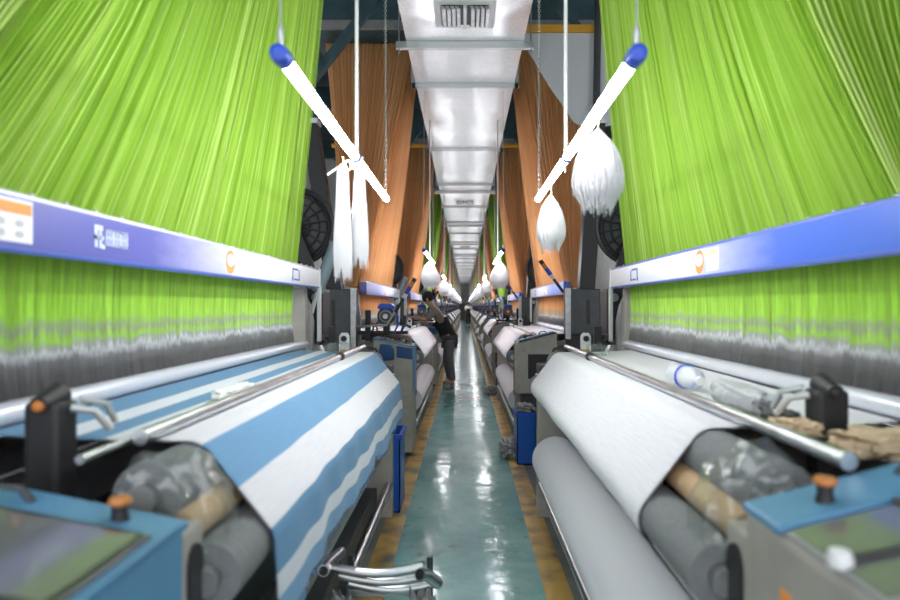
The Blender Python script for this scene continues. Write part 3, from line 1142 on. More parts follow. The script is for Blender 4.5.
def web(s, prof, y0, y1, m, root, nm='cloth_web', ripple=None, ny=30, thick=.004):
    L = [0]
    for a, b_ in zip(prof, prof[1:]):
        L.append(L[-1] + math.hypot(b_[0] - a[0], b_[1] - a[1]))
    tot = L[-1]
    mb = MB(s)

    def P(i, j, side):
        x, z = prof[j]
        y = y0 + (y1 - y0) * i / ny
        dx = dz = 0
        if ripple:
            dx, y, dz = ripple(y, L[j] / tot, y0, y1)
        # offset along the profile normal for thickness
        a = prof[max(j - 1, 0)]
        b_ = prof[min(j + 1, len(prof) - 1)]
        tx, tz = b_[0] - a[0], b_[1] - a[1]
        q = math.hypot(tx, tz) or 1
        return (x + dx + side * thick * tz / q, y, z + dz - side * thick * tx / q)
    for side in (0, 1):
        rows = [[P(i, j, side) for j in range(len(prof))] for i in range(ny + 1)]
        uvs = [[((y1 - y0) * i / ny, L[j] / tot) for j in range(len(prof))] for i in range(ny + 1)]
        if side == 1:
            rows, uvs = rows[::-1], uvs[::-1]
        mb.grid(rows, uvs)
    return mb.build(nm, m, root, smooth=1.2)


PLAIN = ([(1.045, 1.118), (.95, 1.112), (.85, 1.108), (.75, 1.106), (.66, 1.106)] + arc(.605, 1.035, .070, 85, 138, 6)
         + arc(.487, .885, .066, 138, 285, 12) + [(.55, .78), (.60, .69), (.64, .61), (.662, .555)])


def plain_ripple(y, v, y0, y1):
    n = noise.noise(Vector((y * 2.3, v * 5, 3.1))) * .006
    e = 0
    return (n, y, .4 * n)


def roll(s, root, x, z, r, y0, y1, m, core=True):
    mb = MB(s).lathe([(0.03, 0), (r * .985, 0), (r, .008)] + [(r * (1 + .012 * noise.noise(Vector((q * 1.7, 2, 5)))), (y1 - y0) * q / 14) for q in range(1, 14)] + [(r, y1 - y0 - .008), (r * .985, y1 - y0), (.03, y1 - y0)],
                     (x, y0, z), (0, 1, 0), 36)
    o = mb.build('cloth_roll', m, root, smooth=SM)
    MB(s).tube((x, 1.16, z), (x, 3.95, z), .03, 12).build('roll_shaft', STEEL, root, smooth=SM)
    return o


# first plain cloth
cw = thing('woven_cloth', (.56, 2.55, .30), 'plain white cloth over exposed grey rollers, wound on a fat white roll', 'cloth')
cw['group'] = 'white cloths on the looms'
web(1, PLAIN, 1.445, 3.78, CLOTH_W, cw, ripple=plain_ripple, ny=60)
roll(1, cw, .565, .44, .145, 1.30, 3.76, CLOTH_W)
cw2 = {}
# white cloth of every other loom (both rows)
for s in (-1, 1):
    q = thing('woven_cloth', (s * .56, 2.55 + PITCH, .30), 'x', 'cloth', 'white cloths on the looms')
    ORG[q.name] = Vector((s * .56, 2.55, .30))
    web(s, PLAIN, 1.25, 3.80, CLOTH_W, q, ripple=plain_ripple)
    roll(s, q, .565, .44, .125, 1.25, 3.78, CLOTH_W)
    for k in range(1, NLOOM):
        lab = 'white cloth and roll on the %s loom of the %s' % (ORD[k], ROW[s])
        if k == 1:
            q['label'] = lab
        else:
            dup(q, (0, PITCH * (k - 1), 0), lab)

# striped cloth with a loose frayed hem
STR = ([(1.045, 1.118), (.95, 1.112), (.85, 1.108), (.75, 1.106), (.66, 1.106)] + arc(.605, 1.035, .070, 85, 132, 6)
       + arc(.487, .885, .068, 136, 182, 6) + [(.416, .84), (.413, .80), (.412, .76), (.412, .72), (.416, .69)])


def str_ripple(y, v, y0, y1):
    w_ = max(0, (v - .62) / .38)
    n = noise.noise(Vector((y * 2.6, v * 1.5, 8.2)))
    n2 = noise.noise(Vector((y * 7.5, v * 2.5, 1.2)))
    dz = w_ ** 2 * (.026 * n + .016 * n2) + .003 * n
    dx = w_ * (.014 * n + .010 * n2 - .008) - .004 * w_
    return (dx, y, dz)


cs = thing('woven_cloth', (-.56, 2.55, .66), 'blue and white striped cloth draped over the breast roller with a frayed loose hem', 'cloth')
web(-1, STR, 1.30, 3.80, CLOTH_S, cs, ripple=str_ripple, ny=90)
fr = MB(-1)
for k in range(260):
    y = 1.31 + 2.48 * R.random()
    dx, _, dz = str_ripple(y, 1.0, 0, 0)
    p = Vector((.416 + dx, y, .69 + dz + .004))
    e = p + Vector((R.uniform(-.012, .008), R.uniform(-.02, .02), -R.uniform(.006, .026)))
    fr.path([p, p.lerp(e, .5) + Vector((R.uniform(-.004, .004), 0, 0)), e], .0014, 3, False)
fr.build('frayed_fringe', mat('blue_thread', BL2, .9), cs, kind='stuff')
# grey winding core under the striped cloth
o = MB(-1).tube((.60, 1.15, .43), (.60, 3.94, .43), .062, 24).build('winding_core', STEEL, smooth=SM)
solo(o)
tag(o, 'bare grey metal winding core low under the striped cloth', 'roller')

# ------------------------------------------------------------------ hanging tube lamps
def chain(mb, x, y, z0, z1):
    z = z0
    i = 0
    while z < z1:
        ax = (1, 0, 0) if i % 2 else (0, 1, 0)
        mb.ring((x, y, z), ax, .0075, .0018, 8, 3)
        z += .0135
        i += 1


def tube_lamp(s):
    X, Z = (.40 if s > 0 else .43), 1.985
    ya, ym, yb = 1.40, 2.36, 3.30
    root = thing('tube_lamp', (s * X, ym, Z), 'x', 'lamp', 'hanging tube lamps')
    for (a, b_) in ((ya + .035, ym - .02), (ym + .02, yb - .02)):
        MB(s).tube((X, a, Z), (X, b_, Z), .0155, 16).build('lit_tube', TUBE, root, smooth=SM)
    MB(s).lathe([(.010, -.025), (.020, -.02), (.023, -.006), (.022, .03), (.017, .04)], (X, ya, Z), (0, 1, 0), 18).build('end_cap', CAPB, root, smooth=SM)
    MB(s).lathe([(.017, 0), (.0195, .006), (.0195, .034), (.017, .04)], (X, ym - .02, Z), (0, 1, 0), 16).build('joint', CAPB, root, smooth=SM)
    MB(s).lathe([(.017, 0), (.017, .02), (.011, .026)], (X, yb - .02, Z), (0, 1, 0), 14).build('end_cap', CAPB, root, smooth=SM)
    MB(s).tube((X - .004, ym, Z + .022), (X - .004, ym, DZ - .047), 
                 .0075, 10).build('hanging_pole', mat('grey_conduit', (.5, .51, .52), .4), root, smooth=SM)
    MB(s).path([(X, ya, Z + .026), (X + .004, ya, Z + .5), (X, ya, Z + 1), (X, ya, DZ - .047)], .0022, 5).build('hanging_wire', ZINC, root)
    MB(s).lathe([(.004, 0), (.008, .015), (.008, .03), (.003, .045)], (X, ya, Z + .026), n=10).build('wire_clip', ZINC, root, smooth=SM)
    c = MB(s)
    chain(c, X + .006, yb - .02, Z + .03, DZ - .05)
    c.build('hanging_chain', STEEL, root)
    MB(s).path([(X - .006, ym + .01, Z - .02), (X - .004, ym + .01, Z - .06)], .004, 5).build('hook', ZINC, root)
    return root


# ------------------------------------------------------------------ yarn tassels
def tassel_mesh(name, seed, Rm, H, slim=1.0, hank=False):
    rr = random.Random(seed)
    mb = MB()
    shape = [(0, .10), (.05, .22), (.15, .50), (.30, .76), (.5, .93), (.7, 1.0), (.86, .95), (.96, .72), (1.0, .35)]

    if hank:
        shape = [(0, .35), (.06, .55), (.15, .62), (.5, .80), (.8, 1.0), (1.0, .95)]

    def rad(u):
        for (a, ra), (b_, rb_) in zip(shape, shape[1:]):
            if u <= b_:
                return ra + (rb_ - ra) * (u - a) / (b_ - a)
        return shape[-1][1]
    mb.lathe([(Rm * .93 * rad(i / 16), -H * i / 16) for i in range(17)] + [(.001, -H * .96)], (0, 0, 0), (0, 0, 1), 30, wob=.16, seed=seed, squash=(1, slim))
    for k in range(1100):
        t = rr.random() * 2 * PI
        c, s_ = math.cos(t), math.sin(t)
        u0 = rr.random() * .75
        u1 = min(1.0 + rr.random() * .16, u0 + rr.uniform(.22, .55))
        fl = rr.uniform(.93, 1.08) if rr.random() < .7 else rr.uniform(1.05, 1.24)
        tw = rr.uniform(-.25, .25)
        pts = []
        for j in range(4):
            u = u0 + (u1 - u0) * j / 3
            r_ = Rm * fl * rad(min(u, .97)) * (1 + .05 * (j == 3) * rr.random())
            pts.append((math.cos(t + tw * j / 3) * r_, math.sin(t + tw * j / 3) * r_ * slim, -H * u))
        mb.path(pts, [.0012, .0016, .0014, .0006], 3, False)
    return mb.build(name, FLUFF)


def tassel(loc, proto, scale, label, group, string=.05):
    root = thing('yarn_tassel', loc, label, 'tassel', group)
    o = bpy.data.objects.new('yarn_strands', proto)
    o['kind'] = 'stuff'
    o.scale = scale
    C.objects.link(o)
    o.parent = root
    b_ = bpy.data.objects.new('tie_string', STRING)
    b_.scale = (1, 1, string / .05)
    C.objects.link(b_)
    b_.parent = root
    return root


_t = [tassel_mesh('tassel_a', 3, .06, .22), tassel_mesh('tassel_b', 5, .055, .2, .9), tassel_mesh('long_hank', 9, .027, .40, .7, True)]
TM = [o.data for o in _t]
for o in _t:
    bpy.data.objects.remove(o)
_s = MB().path([(0, 0, -.01), (.003, 0, .02), (0, 0, .05)], .0025, 5).ring((0, 0, -.004), (0, 0, 1), .009, .004, 10, 5).build('tie', mat('yellow_string', (.75, .72, .35), .7))
STRING = _s.data
bpy.data.objects.remove(_s)

for s in (-1, 1):
    l0 = tube_lamp(s)
    l0['label'] = 'lit tube lamp with blue end cap hanging over the first loom of the ' + ROW[s]
    for k in range(1, NLOOM):
        dup(l0, (0, PITCH * k, 0), 'lit tube lamp with blue end cap hanging over the %s loom of the %s' % (ORD[k], ROW[s]))
    for k in range(1, NLOOM):
        for j, (dy, sc) in enumerate(((2.30, (1.45, 1.45, 1.35)), (3.22, (1.25, 1.25, 1.2)))):
            lab = '%s fluffy white yarn tassel under the lamp of the %s loom of the %s' % (('larger', 'smaller')[j], ORD[k], ROW[s])
            tassel((s * (.43 - .01 * j + R.uniform(-.01, .01)), dy + PITCH * k + R.uniform(-.05, .05), 1.925 + R.uniform(-.01, .01)), TM[j], sc, lab,
                   'yarn tassels of the %s loom, %s' % (ORD[k], ROW[s]))

    for k in range(NLOOM - 1):  # unseen lamps added behind the looms to light the gaps from the back
        rl = dup(l0, (s * 2.75, PITCH * k + 3.9, 1.35), 'lit tube lamp hanging over the rear aisle behind the %s loom of the %s' % (ORD[k], ROW[s]), 'rear aisle tube lamps', skip=('hook', 'hanging_chain', 'hanging_wire'))
        ORG[rl.name] = l0.location
        for dy_ in (-.92, .9):
            MB(s).tube((s * l0.location.x, l0.location.y + dy_, 2.0), (s * l0.location.x, l0.location.y + dy_, 5.64), .003, 5).build('hanging_wire', ZINC, rl)

# first loom, plain-cloth row: one large, one smaller
tassel((.478, 2.16, 2.035), TM[0], (1.25, 1.25, 1.22), 'large fluffy white yarn tassel hanging from the lamp over the plain cloth', None, .07)
tassel((.44, 3.07, 1.965), TM[1], (1.12, 1.12, 1.30), 'smaller fluffy white yarn tassel near the far end of the lamp over the plain cloth', None, .05)
# first loom, striped row: two long hanks tied with a ribbon
for j, (dx, dy, ln, lb_) in enumerate(((.045, 2.33, 1.0, 'longer'), (-.008, 2.40, .88, 'shorter'))):
    tassel((-.43 - dx, dy, 1.95), TM[2], (1.1, 1.1, ln), '%s of two white yarn hanks tied to the lamp over the striped cloth' % lb_, 'yarn hanks over the striped cloth', .03)
rb = MB(-1)
rb.path([(.43, 2.36, 1.955), (.455, 2.33, 1.965), (.485, 2.32, 1.94), (.53, 2.31, 1.905)], .004, 6)
rb.path([(.43, 2.36, 1.955), (.46, 2.35, 1.93), (.45, 2.35, 1.95), (.42, 2.37, 1.97), (.40, 2.36, 1.985)], .004, 6)
rb.path([(.43, 2.345, 1.955), (.428, 2.35, 1.86), (.44, 2.33, 1.76)], .003, 6)
rb.ring((.43, 2.36, 1.96), (0, 1, 0), .022, .005, 16, 6)
tag(solo(rb.build('ribbon_bow', RIBBON, smooth=SM)), 'white ribbon tied in a bow around the lamp over the striped cloth', 'ribbon')

# ------------------------------------------------------------------ gantry girders
for k in range(NLOOM):
    y = 2.8 + PITCH * k
    g = thing('gantry_girder', (0, y, 5.06), 'teal steel girder crossing the aisle above the %s pair of looms' % ORD[k], 'girder', 'teal girders over the aisle')
    MB().box(-2.7, 2.7, y - .09, y + .09, 5.06, 5.10).box(-2.7, 2.7, y - .09, y + .09, 5.50, 5.54).box(-2.7, 2.7, y - .015, y + .015, 5.10, 5.50).build('girder_beam', TEAL, g)
    for s in ((-1, 1) if k != 1 else (1,)):
        MB(s).box(.53, 2.6, y - .92, y - .86, 4.50, 4.56).build('yellow_rail', YELP, g)
    if k:
        for s in (-1, 1):
            MB(s).add([(1.65 + dx, y - 1.6 + dy, 3.55) for dx, dy in ((0, 0), (.1, 0), (.1, .1), (0, .1))] + [(.80 + dx, y - 1.6 + dy, 4.62) for dx, dy in ((0, 0), (.1, 0), (.1, .1), (0, .1))],
                      [(3, 2, 1, 0), (4, 5, 6, 7), (0, 1, 5, 4), (1, 2, 6, 5), (2, 3, 7, 6), (3, 0, 4, 7)]).build('diagonal_brace', TEAL, g)

# white dust sheet hung on a yellow rail near the second loom, plain-cloth row
o = MB().box(.56, 1.75, 5.86, 5.92, 4.08, 4.15).build('yellow_hanging_rail', YELP)
tag(solo(o), 'yellow rail carrying a white dust sheet beside the second loom of the plain-cloth row', 'rail')
o.location = o.location
ds = MB()
rows = []
for i in range(25):
    u = i / 24
    x = .58 + 1.15 * u
    zb = 3.95 - .75 * min(1, u / .42) if u < .42 else 3.20 - .05 * math.sin((u - .42) * 8)
    rows.append([(x, 5.89 + .02 * math.sin(u * 21 + j * .4) * (j / 8), 4.085 + (zb - 4.085) * j / 8) for j in range(9)])
ds.grid(rows)
ds.grid([[(p[0], p[1] + .004, p[2]) for p in r_] for r_ in rows[::-1]])
tag(solo(ds.build('dust_sheet', SHEETM, smooth=1.2)), 'white dust sheet hanging from a yellow rail in front of orange cords', 'sheet')

# ------------------------------------------------------------------ small things
def crumple(nm, m, c, size, seed, label, cat, amp=.35, n=22, s=1, flat=True, freq=2.2, kids=None):
    """crumpled closed lump: a squashed sphere pushed in and out by noise"""
    mb = MB(s)
    rows = []
    for i in range(n + 1):
        th = PI * i / n
        row = []
        for j in range(2 * n + 1):
            ph = 2 * PI * j / (2 * n)
            d = Vector((math.sin(th) * math.cos(ph), math.sin(th) * math.sin(ph), math.cos(th)))
            k = 1 + amp * (noise.noise(d * freq + Vector((seed, seed * 2.1, 0))) + .6 * noise.noise(d * freq * 2.6 + Vector((0, seed, seed))))
            sgn = lambda a, e: math.copysign(abs(a) ** e, a)
            p = Vector((sgn(d.x, .7), sgn(d.y, .7), sgn(d.z, .7))) * k
            z = p.z * size[2]
            if flat:
                z = max(z, -size[2])
            row.append((c[0] + p.x * size[0], c[1] + p.y * size[1], c[2] + size[2] + z))
        rows.append(row)
    mb.grid(rows)
    o = mb.build(nm, m, smooth=.9)
    bm = bmesh.new()
    bm.from_mesh(o.data)
    bmesh.ops.remove_doubles(bm, verts=bm.verts, dist=1e-5)
    bm.to_mesh(o.data)
    bm.free()
    return tag(solo(o), label, cat)


# clear plastic bags wrapped round the near ends of the rollers
for s in (-1, 1):
    crumple('plastic_bag', PLASTIC, (.565, 1.185, .80), (.105, .075, .155), 4 + s, 'crumpled clear plastic bag over the roller ends of the %s cloth' % ('striped' if s < 0 else 'plain white'), 'plastic bag', amp=.22, n=34, s=s, flat=False, freq=1.8)
# pouches on the cloth
crumple('plastic_pouch', PLASTIC, (.78, 3.70, 1.113), (.07, .11, .03), 12, 'clear plastic pouch at the far edge of the striped cloth', 'plastic bag', s=-1)
crumple('plastic_pouch', PLASTIC, (.77, 3.50, 1.113), (.055, .10, .032), 13, 'clear plastic pouch at the far edge of the plain white cloth', 'plastic bag', s=1)
crumple('folded_rag', mat('white_rag', (.7, .7, .69), .9), (.745, 1.93, 1.113), (.034, .13, .016), 21, 'small white rag lying beside the press bar on the striped cloth', 'rag', s=-1, amp=.25)
# wrapped bundle on the plain cloth
root = thing('plastic_bottle', (.765, 2.10, 1.12), 'clear plastic bottle with blue ring lying on the plain white cloth', 'bottle')
MB().lathe([(.012, 0), (.014, .02), (.038, .05), (.040, .10), (.037, .2), (.040, .22), (.025, .23)], (.775, 1.98, 1.153), (0, 1, 0), 18).build('bottle_body', MILKY, root, smooth=SM)
MB().ring((.775, 2.10, 1.153), (0, 1, 0), .039, .0055, 22, 6).build('blue_ring', CAPB, root, smooth=SM)
MB().tube((.775, 1.965, 1.153), (.775, 1.99, 1.153), .014, 12).build('bottle_cap', WHITEP, root, smooth=SM)
crumple('wrapped_bundle', mat('pale_wrapping', (.44, .455, .47), .4, bump=.6, bscale=20), (.775, 1.68, 1.113), (.042, .17, .034), 31, 'pale plastic-wrapped bundle lying between the bottle and a dark rag', 'bundle', amp=.22)
crumple('dark_rag', DARK, (.755, 1.44, 1.113), (.03, .06, .022), 33, 'dark grey rag at the end of the wrapped bundle', 'rag', amp=.4)
crumple('tan_glove', TAN, (.74, 1.345, 1.113), (.04, .05, .017), 41, 'crumpled tan work glove beside the black sensor post', 'glove', amp=.45, n=26, freq=2.8)
crumple('tan_cloth', TAN, (.87, 1.235, 1.09), (.10, .05, .028), 43, 'larger tan rag heaped at the corner of the plain cloth', 'rag', amp=.4, n=26, freq=3)


def bin_(loc, w_, d, h, label, s=1):
    root = thing('waste_bin', loc, label, 'bin')
    x, y, z = loc
    mb = MB()
    t = .008
    for (a0, a1, b0, b1) in ((-w_, w_, -d, -d + t), (-w_, w_, d - t, d), (-w_, -w_ + t, -d, d), (w_ - t, w_, -d, d)):
        mb.box(x + a0, x + a1, y + b0, y + b1, z, z + h)
    mb.box(x - w_, x + w_, y - d, y + d, z, z + .01)
    mb.build('bin_body', BLUEP, root)
    rm = MB()
    e = .014
    for (a0, a1, b0, b1) in ((-w_ - e, w_ + e, -d - e, -d), (-w_ - e, w_ + e, d, d + e), (-w_ - e, -w_, -d, d), (w_, w_ + e, -d, d)):
        rm.box(x + a0, x + a1, y + b0, y + b1, z + h - .03, z + h)
    rm.build('bin_rim', CAPB, root)
    return root


bin_((.545, 5.42, 0), .085, .13, .46, 'blue plastic waste bin heaped with lint, between two looms of the plain-cloth row')
bin_((-.475, 4.22, 0), .035, .16, .53, 'narrow blue plastic bin at the end of the striped-cloth loom')


def lint(c, size, seed, label, s=1):
    o = crumple('lint_heap', LINT, c, size, seed, label, 'lint', amp=.5, n=20, freq=3)
    # a loose halo of fibres
    mb = MB()
    rr = random.Random(seed)
    for k in range(140):
        t, q = rr.random() * 2 * PI, rr.random()
        p = Vector((c[0] + math.cos(t) * size[0] * q, c[1] + math.sin(t) * size[1] * q, c[2] + size[2] * (.5 + 1.2 * rr.random() * (1.1 - q))))
        e = p + Vector((rr.uniform(-1, 1), rr.uniform(-1, 1), rr.uniform(-.1, .8))) * size[0] * .5
        m1 = p.lerp(e, .5) + Vector((rr.uniform(-1, 1), rr.uniform(-1, 1), rr.uniform(0, 1))) * size[0] * .15
        e.z = max(e.z, .004)
        mb.path([p, m1, e], .0018, 3, False)
    ORG[o.name] = o.location.copy()
    mb.build('loose_fibres', LINT, o, kind='stuff')
    return o


lint((.545, 5.42, .45), (.075, .115, .035), 51, 'grey lint heaped on top of the blue waste bin')
lint((.42, 5.62, 0), (.085, .13, .07), 52, 'grey lint heap on the floor beside the blue waste bin')
lint((.41, 9.6, 0), (.10, .15, .06), 53, 'grey lint heap on the yellow line by the third loom of the plain-cloth row')
lint((-.30, 10.2, 0), (.05, .08, .03), 54, 'small grey lint wad on the floor behind the bending worker')

# cardboard sheet on the third loom, plain-cloth row
o = MB().add([(.41, 10.85, 1.02), (.58, 10.85, 1.13), (.58, 11.1, 1.13), (.41, 11.1, 1.02), (.41, 10.85, 1.026), (.58, 10.85, 1.136), (.58, 11.1, 1.136), (.41, 11.1, 1.026)],
             [(3, 2, 1, 0), (4, 5, 6, 7), (0, 1, 5, 4), (1, 2, 6, 5), (2, 3, 7, 6), (3, 0, 4, 7)]).build('cardboard_sheet', CARD)
tag(solo(o), 'tan cardboard sheet leaning on the third loom of the plain-cloth row', 'cardboard')

# roll trolley at the near left of the aisle
tr = thing('roll_trolley', (-.33, 2.2, 0), 'low steel pipe trolley with bent cradle bars standing on the yellow line', 'trolley')
PIPE = CHROME
for pts in ([(-.505, 2.14, .455), (-.503, 2.20, .448), (-.495, 2.40, .415)], [(-.160, 2.12, .452), (-.135, 2.16, .43), (-.098, 2.20, .382)]):
    p = MB().path(pts, .021, 14).build('side_pipe', PIPE, tr, smooth=SM)
    d_ = (Vector(pts[0]) - Vector(pts[1])).normalized()
    q0 = Vector(pts[0])
    MB().path([q0 - d_ * .002, q0 + d_ * .0015], .0175, 14).build('pipe_mouth', BLACK, p)
for i in range(3):
    y = 2.185 + i * .035
    z = .452 - i * .046
    xa, xb = -.495 + i * .03, -.150 + i * .020
    MB().path([(xa + (xb - xa) * t, y, z - .026 * math.sin(PI * t) ** 1.0 * (1 if 0 < t < 1 else 0) - .0) for t in (0, .15, .35, .5, .65, .85, 1)], .017, 12).build('cradle_bar', PIPE, tr, smooth=SM)
for (x, y) in ((-.46, 2.28), (-.17, 2.28), (-.46, 2.42), (-.14, 2.40)):
    lg = MB().box(x - .012, x + .012, y - .012, y + .012, .05, .40).build('leg', DARK, tr, bevel=.003)
    MB().tube((x - .014, y, .028), (x + .014, y, .028), .028, 14).build('caster', BLACK, lg, smooth=SM)
MB().box(-.47, -.13, 2.27, 2.29, .30, .325).build('brace', STEEL, tr, bevel=.003)
MB().box(-.47, -.13, 2.41, 2.43, .12, .145).build('brace', STEEL, tr, bevel=.003)
for i, (x, y) in enumerate(((-.455, 2.24), (-.155, 2.26))):
    crumple('lint_wad', LINT, (x, y - .03, 0), (.05, .045, .165), 61 + i, 'grey lint wad caught on the %s leg of the pipe trolley' % ('loom-side' if i == 0 else 'aisle-side'), 'lint', amp=.45, freq=3)

# ------------------------------------------------------------------ people
def skin(name, verts, edges, radii, m, parent, sub=2):
    me = bpy.data.meshes.new(name)
    org = ORG[parent.name]
    me.from_pydata([Vector(v) - org for v in verts], edges, [])
    o = bpy.data.objects.new(name, me)
    C.objects.link(o)
    md = o.modifiers.new('skin', 'SKIN')
    md.use_smooth_shade = True
    sv = me.skin_vertices[0].data if me.skin_vertices else None
    if sv is None:
        bm = bmesh.new()
        bm.from_mesh(me)
        bm.verts.layers.skin.verify()
        bm.to_mesh(me)
        bm.free()
        sv = me.skin_vertices[0].data
    for i, r in enumerate(radii):
        sv[i].radius = (r, r) if not isinstance(r, tuple) else r
        sv[i].use_root = (i == 0)
    if sub:
        ss = o.modifiers.new('sub', 'SUBSURF')
        ss.levels = ss.render_levels = sub
    bpy.context.view_layer.update()
    dg = bpy.context.evaluated_depsgraph_get()
    new = bpy.data.meshes.new_from_object(o.evaluated_get(dg))
    o.modifiers.clear()
    o.data = new
    new.name = name
    new.materials.clear()
    new.materials.append(m)
    o.parent = parent
    ORG[o.name] = org
    return o


def person(loc, pose, label, mats, hair_long=False):
    """pose: dict of joints in metres relative to loc"""
    root = thing('person', loc, label, 'person')
    L = Vector(loc)
    J = {k: L + Vector(v) for k, v in pose.items()}

    def chain_(keys_r, edges=None):
        ks = [k for k, _ in keys_r]
        return [J[k] for k in ks], [r for _, r in keys_r], ks
    # body: one continuous figure
    ks = [('hip', .12), ('waist', .105), ('chest', .125), ('neckb', .06), ('neck', .05), ('head', .088), ('crown', .07),
          ('shl', .055), ('ell', .042), ('wrl', .030), ('hal', .030), ('shr', .055), ('elr', .042), ('wrr', .030), ('har', .030),
          ('hpl', .085), ('knl', .058), ('anl', .042), ('tol', .035), ('hpr', .085), ('knr', .058), ('anr', .042), ('tor', .035)]
    idx = {k: i for i, (k, _) in enumerate(ks)}
    E = [('hip', 'waist'), ('waist', 'chest'), ('chest', 'neckb'), ('neckb', 'neck'), ('neck', 'head'), ('head', 'crown'), ('chest', 'shl'), ('shl', 'ell'), ('ell', 'wrl'), ('wrl', 'hal'),
         ('chest', 'shr'), ('shr', 'elr'), ('elr', 'wrr'), ('wrr', 'har'), ('hip', 'hpl'), ('hpl', 'knl'), ('knl', 'anl'), ('anl', 'tol'), ('hip', 'hpr'), ('hpr', 'knr'), ('knr', 'anr'), ('anr', 'tor')]
    skin('body', [J[k] for k, _ in ks], [(idx[a], idx[b_]) for a, b_ in E], [r for _, r in ks], SKIN, root)
    # fingers
    for hd, wr in (('hal', 'wrl'), ('har', 'wrr')):
        d = (J[hd] - J[wr]).normalized()
        sd = d.cross(Vector((0, 0, 1))).normalized()
        dn = Vector((0, 0, -1))
        for f in range(4):
            b0 = J[hd] + sd * (.024 - .016 * f) + d * .01
            l = (.068, .078, .072, .056)[f]
            skin('finger', [b0, b0 + d * l * .55, b0 + d * l * .85 + dn * l * .35], [(0, 1), (1, 2)], [.009, .008, .006], SKIN, root, 1)
        t0 = J[wr].lerp(J[hd], .5) + sd * .028
        skin('thumb', [t0, t0 + sd * .022 + d * .025, t0 + sd * .028 + d * .05 + dn * .01], [(0, 1), (1, 2)], [.011, .009, .007], SKIN, root, 1)
    # clothes

    def wear(nm, kr, ed, m):
        ix = {k: i for i, (k, _) in enumerate(kr)}
        return skin(nm, [J[k] for k, _ in kr], [(ix[a], ix[b_]) for a, b_ in ed], [r for _, r in kr], m, root)
    wear('shirt', [('chest', .145), ('waist', .128), ('neckb', .07), ('shl', .072), ('ell', .054), ('shr', .072), ('elr', .054)],
         [('chest', 'waist'), ('chest', 'neckb'), ('chest', 'shl'), ('shl', 'ell'), ('chest', 'shr'), ('shr', 'elr')], mats[0])
    wear('apron', [('waist', .15), ('hip', .155), ('lowchest', .152), ('thigh', .14)], [('waist', 'hip'), ('waist', 'lowchest'), ('hip', 'thigh')], mats[1])
    wear('trousers', [('hip', .142), ('hpl', .105), ('knl', .078), ('anl', .066), ('hpr', .105), ('knr', .078), ('anr', .066)],
         [('hip', 'hpl'), ('hpl', 'knl'), ('knl', 'anl'), ('hip', 'hpr'), ('hpr', 'knr'), ('knr', 'anr')], mats[2])
    for a, t in (('anl', 'tol'), ('anr', 'tor')):
        h = J[a] + (J[a] - J[t]).normalized() * .03
        h.z = L.z + .045
        tt = J[t].copy()
        tt.z = L.z + .04
        sh = skin('shoe', [h, h.lerp(tt, .5), tt], [(0, 1), (1, 2)], [.046, .045, .038], SHOE, root)
        for v in sh.data.vertices:
            v.co.z = max(v.co.z, .003)
    # face and hair
    f = J['_face'] - J['head']
    f.normalize()
    up = (J['crown'] - J['head']).normalized()
    sd = f.cross(up).normalized()
    hc = J['head'].lerp(J['crown'], .45)

    def ball(nm, c, r, m, sq=None, n=14):
        mb = MB()
        rows = []
        for i in range(n + 1):
            th = PI * i / n
            rows.append([c + (sd * math.sin(th) * math.cos(2 * PI * j / (2 * n)) * r[0] + f * math.sin(th) * math.sin(2 * PI * j / (2 * n)) * r[1] + up * math.cos(th) * r[2]) for j in range(2 * n + 1)])
        mb.grid(rows)
        return mb.build(nm, m, root, smooth=1.5)
    hr = ball('hair', hc - f * .022 + up * .022, (.105, .108, .108), HAIR)
    if hair_long:
        ball('hair_bun', hc - f * .12 + up * .02, (.05, .045, .05), HAIR)
    ball('nose', hc + f * .098 - up * .03, (.014, .02, .022), SKIN, n=8)
    for q in (-1, 1):
        ball('eye', hc + f * .084 + sd * q * .034 - up * .004, (.013, .01, .008), HAIR, n=8)
        ball('ear', hc + sd * q * .094 - up * .02, (.012, .022, .032), SKIN, n=8)
    ball('mouth', hc + f * .086 - up * .068, (.022, .008, .006), mat('lips', (.4, .15, .13), .5), n=8)
    return root


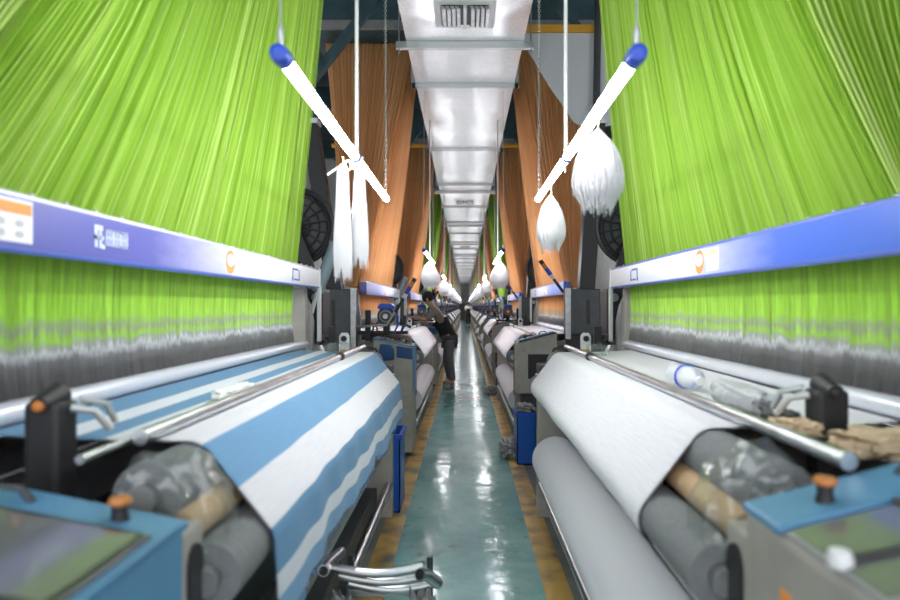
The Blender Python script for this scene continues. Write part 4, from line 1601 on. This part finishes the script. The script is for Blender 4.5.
# worker bending over the loom on the left (faces -x)
person((-.30, 10.55, 0), {
    'hip': (.02, 0, .86), 'thigh': (.02, 0, .70), 'waist': (-.07, 0, 1.03), 'lowchest': (-.12, 0, 1.12), 'chest': (-.19, 0, 1.27), 'neckb': (-.26, 0, 1.38), 'neck': (-.30, 0, 1.43), 'head': (-.35, 0, 1.49), 'crown': (-.385, 0, 1.585),
    '_face': (-.60, 0, 1.38),
    'shl': (-.22, .17, 1.31), 'ell': (-.40, .19, 1.17), 'wrl': (-.56, .14, 1.20), 'hal': (-.62, .12, 1.20),
    'shr': (-.22, -.17, 1.31), 'elr': (-.38, -.20, 1.15), 'wrr': (-.54, -.15, 1.20), 'har': (-.60, -.13, 1.20),
    'hpl': (.03, .085, .80), 'knl': (-.03, .09, .45), 'anl': (.05, .09, .08), 'tol': (-.10, .10, .035),
    'hpr': (.03, -.085, .80), 'knr': (.02, -.09, .45), 'anr': (.10, -.09, .08), 'tor': (-.05, -.10, .035)},
    'worker in taupe shirt, black apron and grey trousers bending over a loom', (SHIRT, APRON, TROUS), True)
# distant worker walking in the aisle
person((.24, 43.0, 0), {
    'hip': (0, 0, .90), 'thigh': (0, 0, .78), 'waist': (.0, .01, 1.06), 'lowchest': (0, .01, 1.15), 'chest': (.01, .02, 1.30), 'neckb': (.01, .02, 1.42), 'neck': (.01, .0, 1.47), 'head': (.01, -.01, 1.53), 'crown': (.01, -.01, 1.63),
    '_face': (-.2, -.4, 1.5),
    'shl': (-.17, .02, 1.36), 'ell': (-.24, -.08, 1.12), 'wrl': (-.16, -.26, 1.10), 'hal': (-.13, -.33, 1.11),
    'shr': (.18, .02, 1.36), 'elr': (.25, .06, 1.10), 'wrr': (.24, -.08, .90), 'har': (.23, -.12, .83),
    'hpl': (-.085, 0, .84), 'knl': (-.10, -.14, .48), 'anl': (-.10, -.06, .08), 'tol': (-.11, -.22, .035),
    'hpr': (.085, 0, .84), 'knr': (.09, .02, .47), 'anr': (.09, .20, .10), 'tor': (.10, .06, .035)},
    'distant worker in white sleeves and black clothes walking along the aisle', (WHITEP, APRON, APRON))
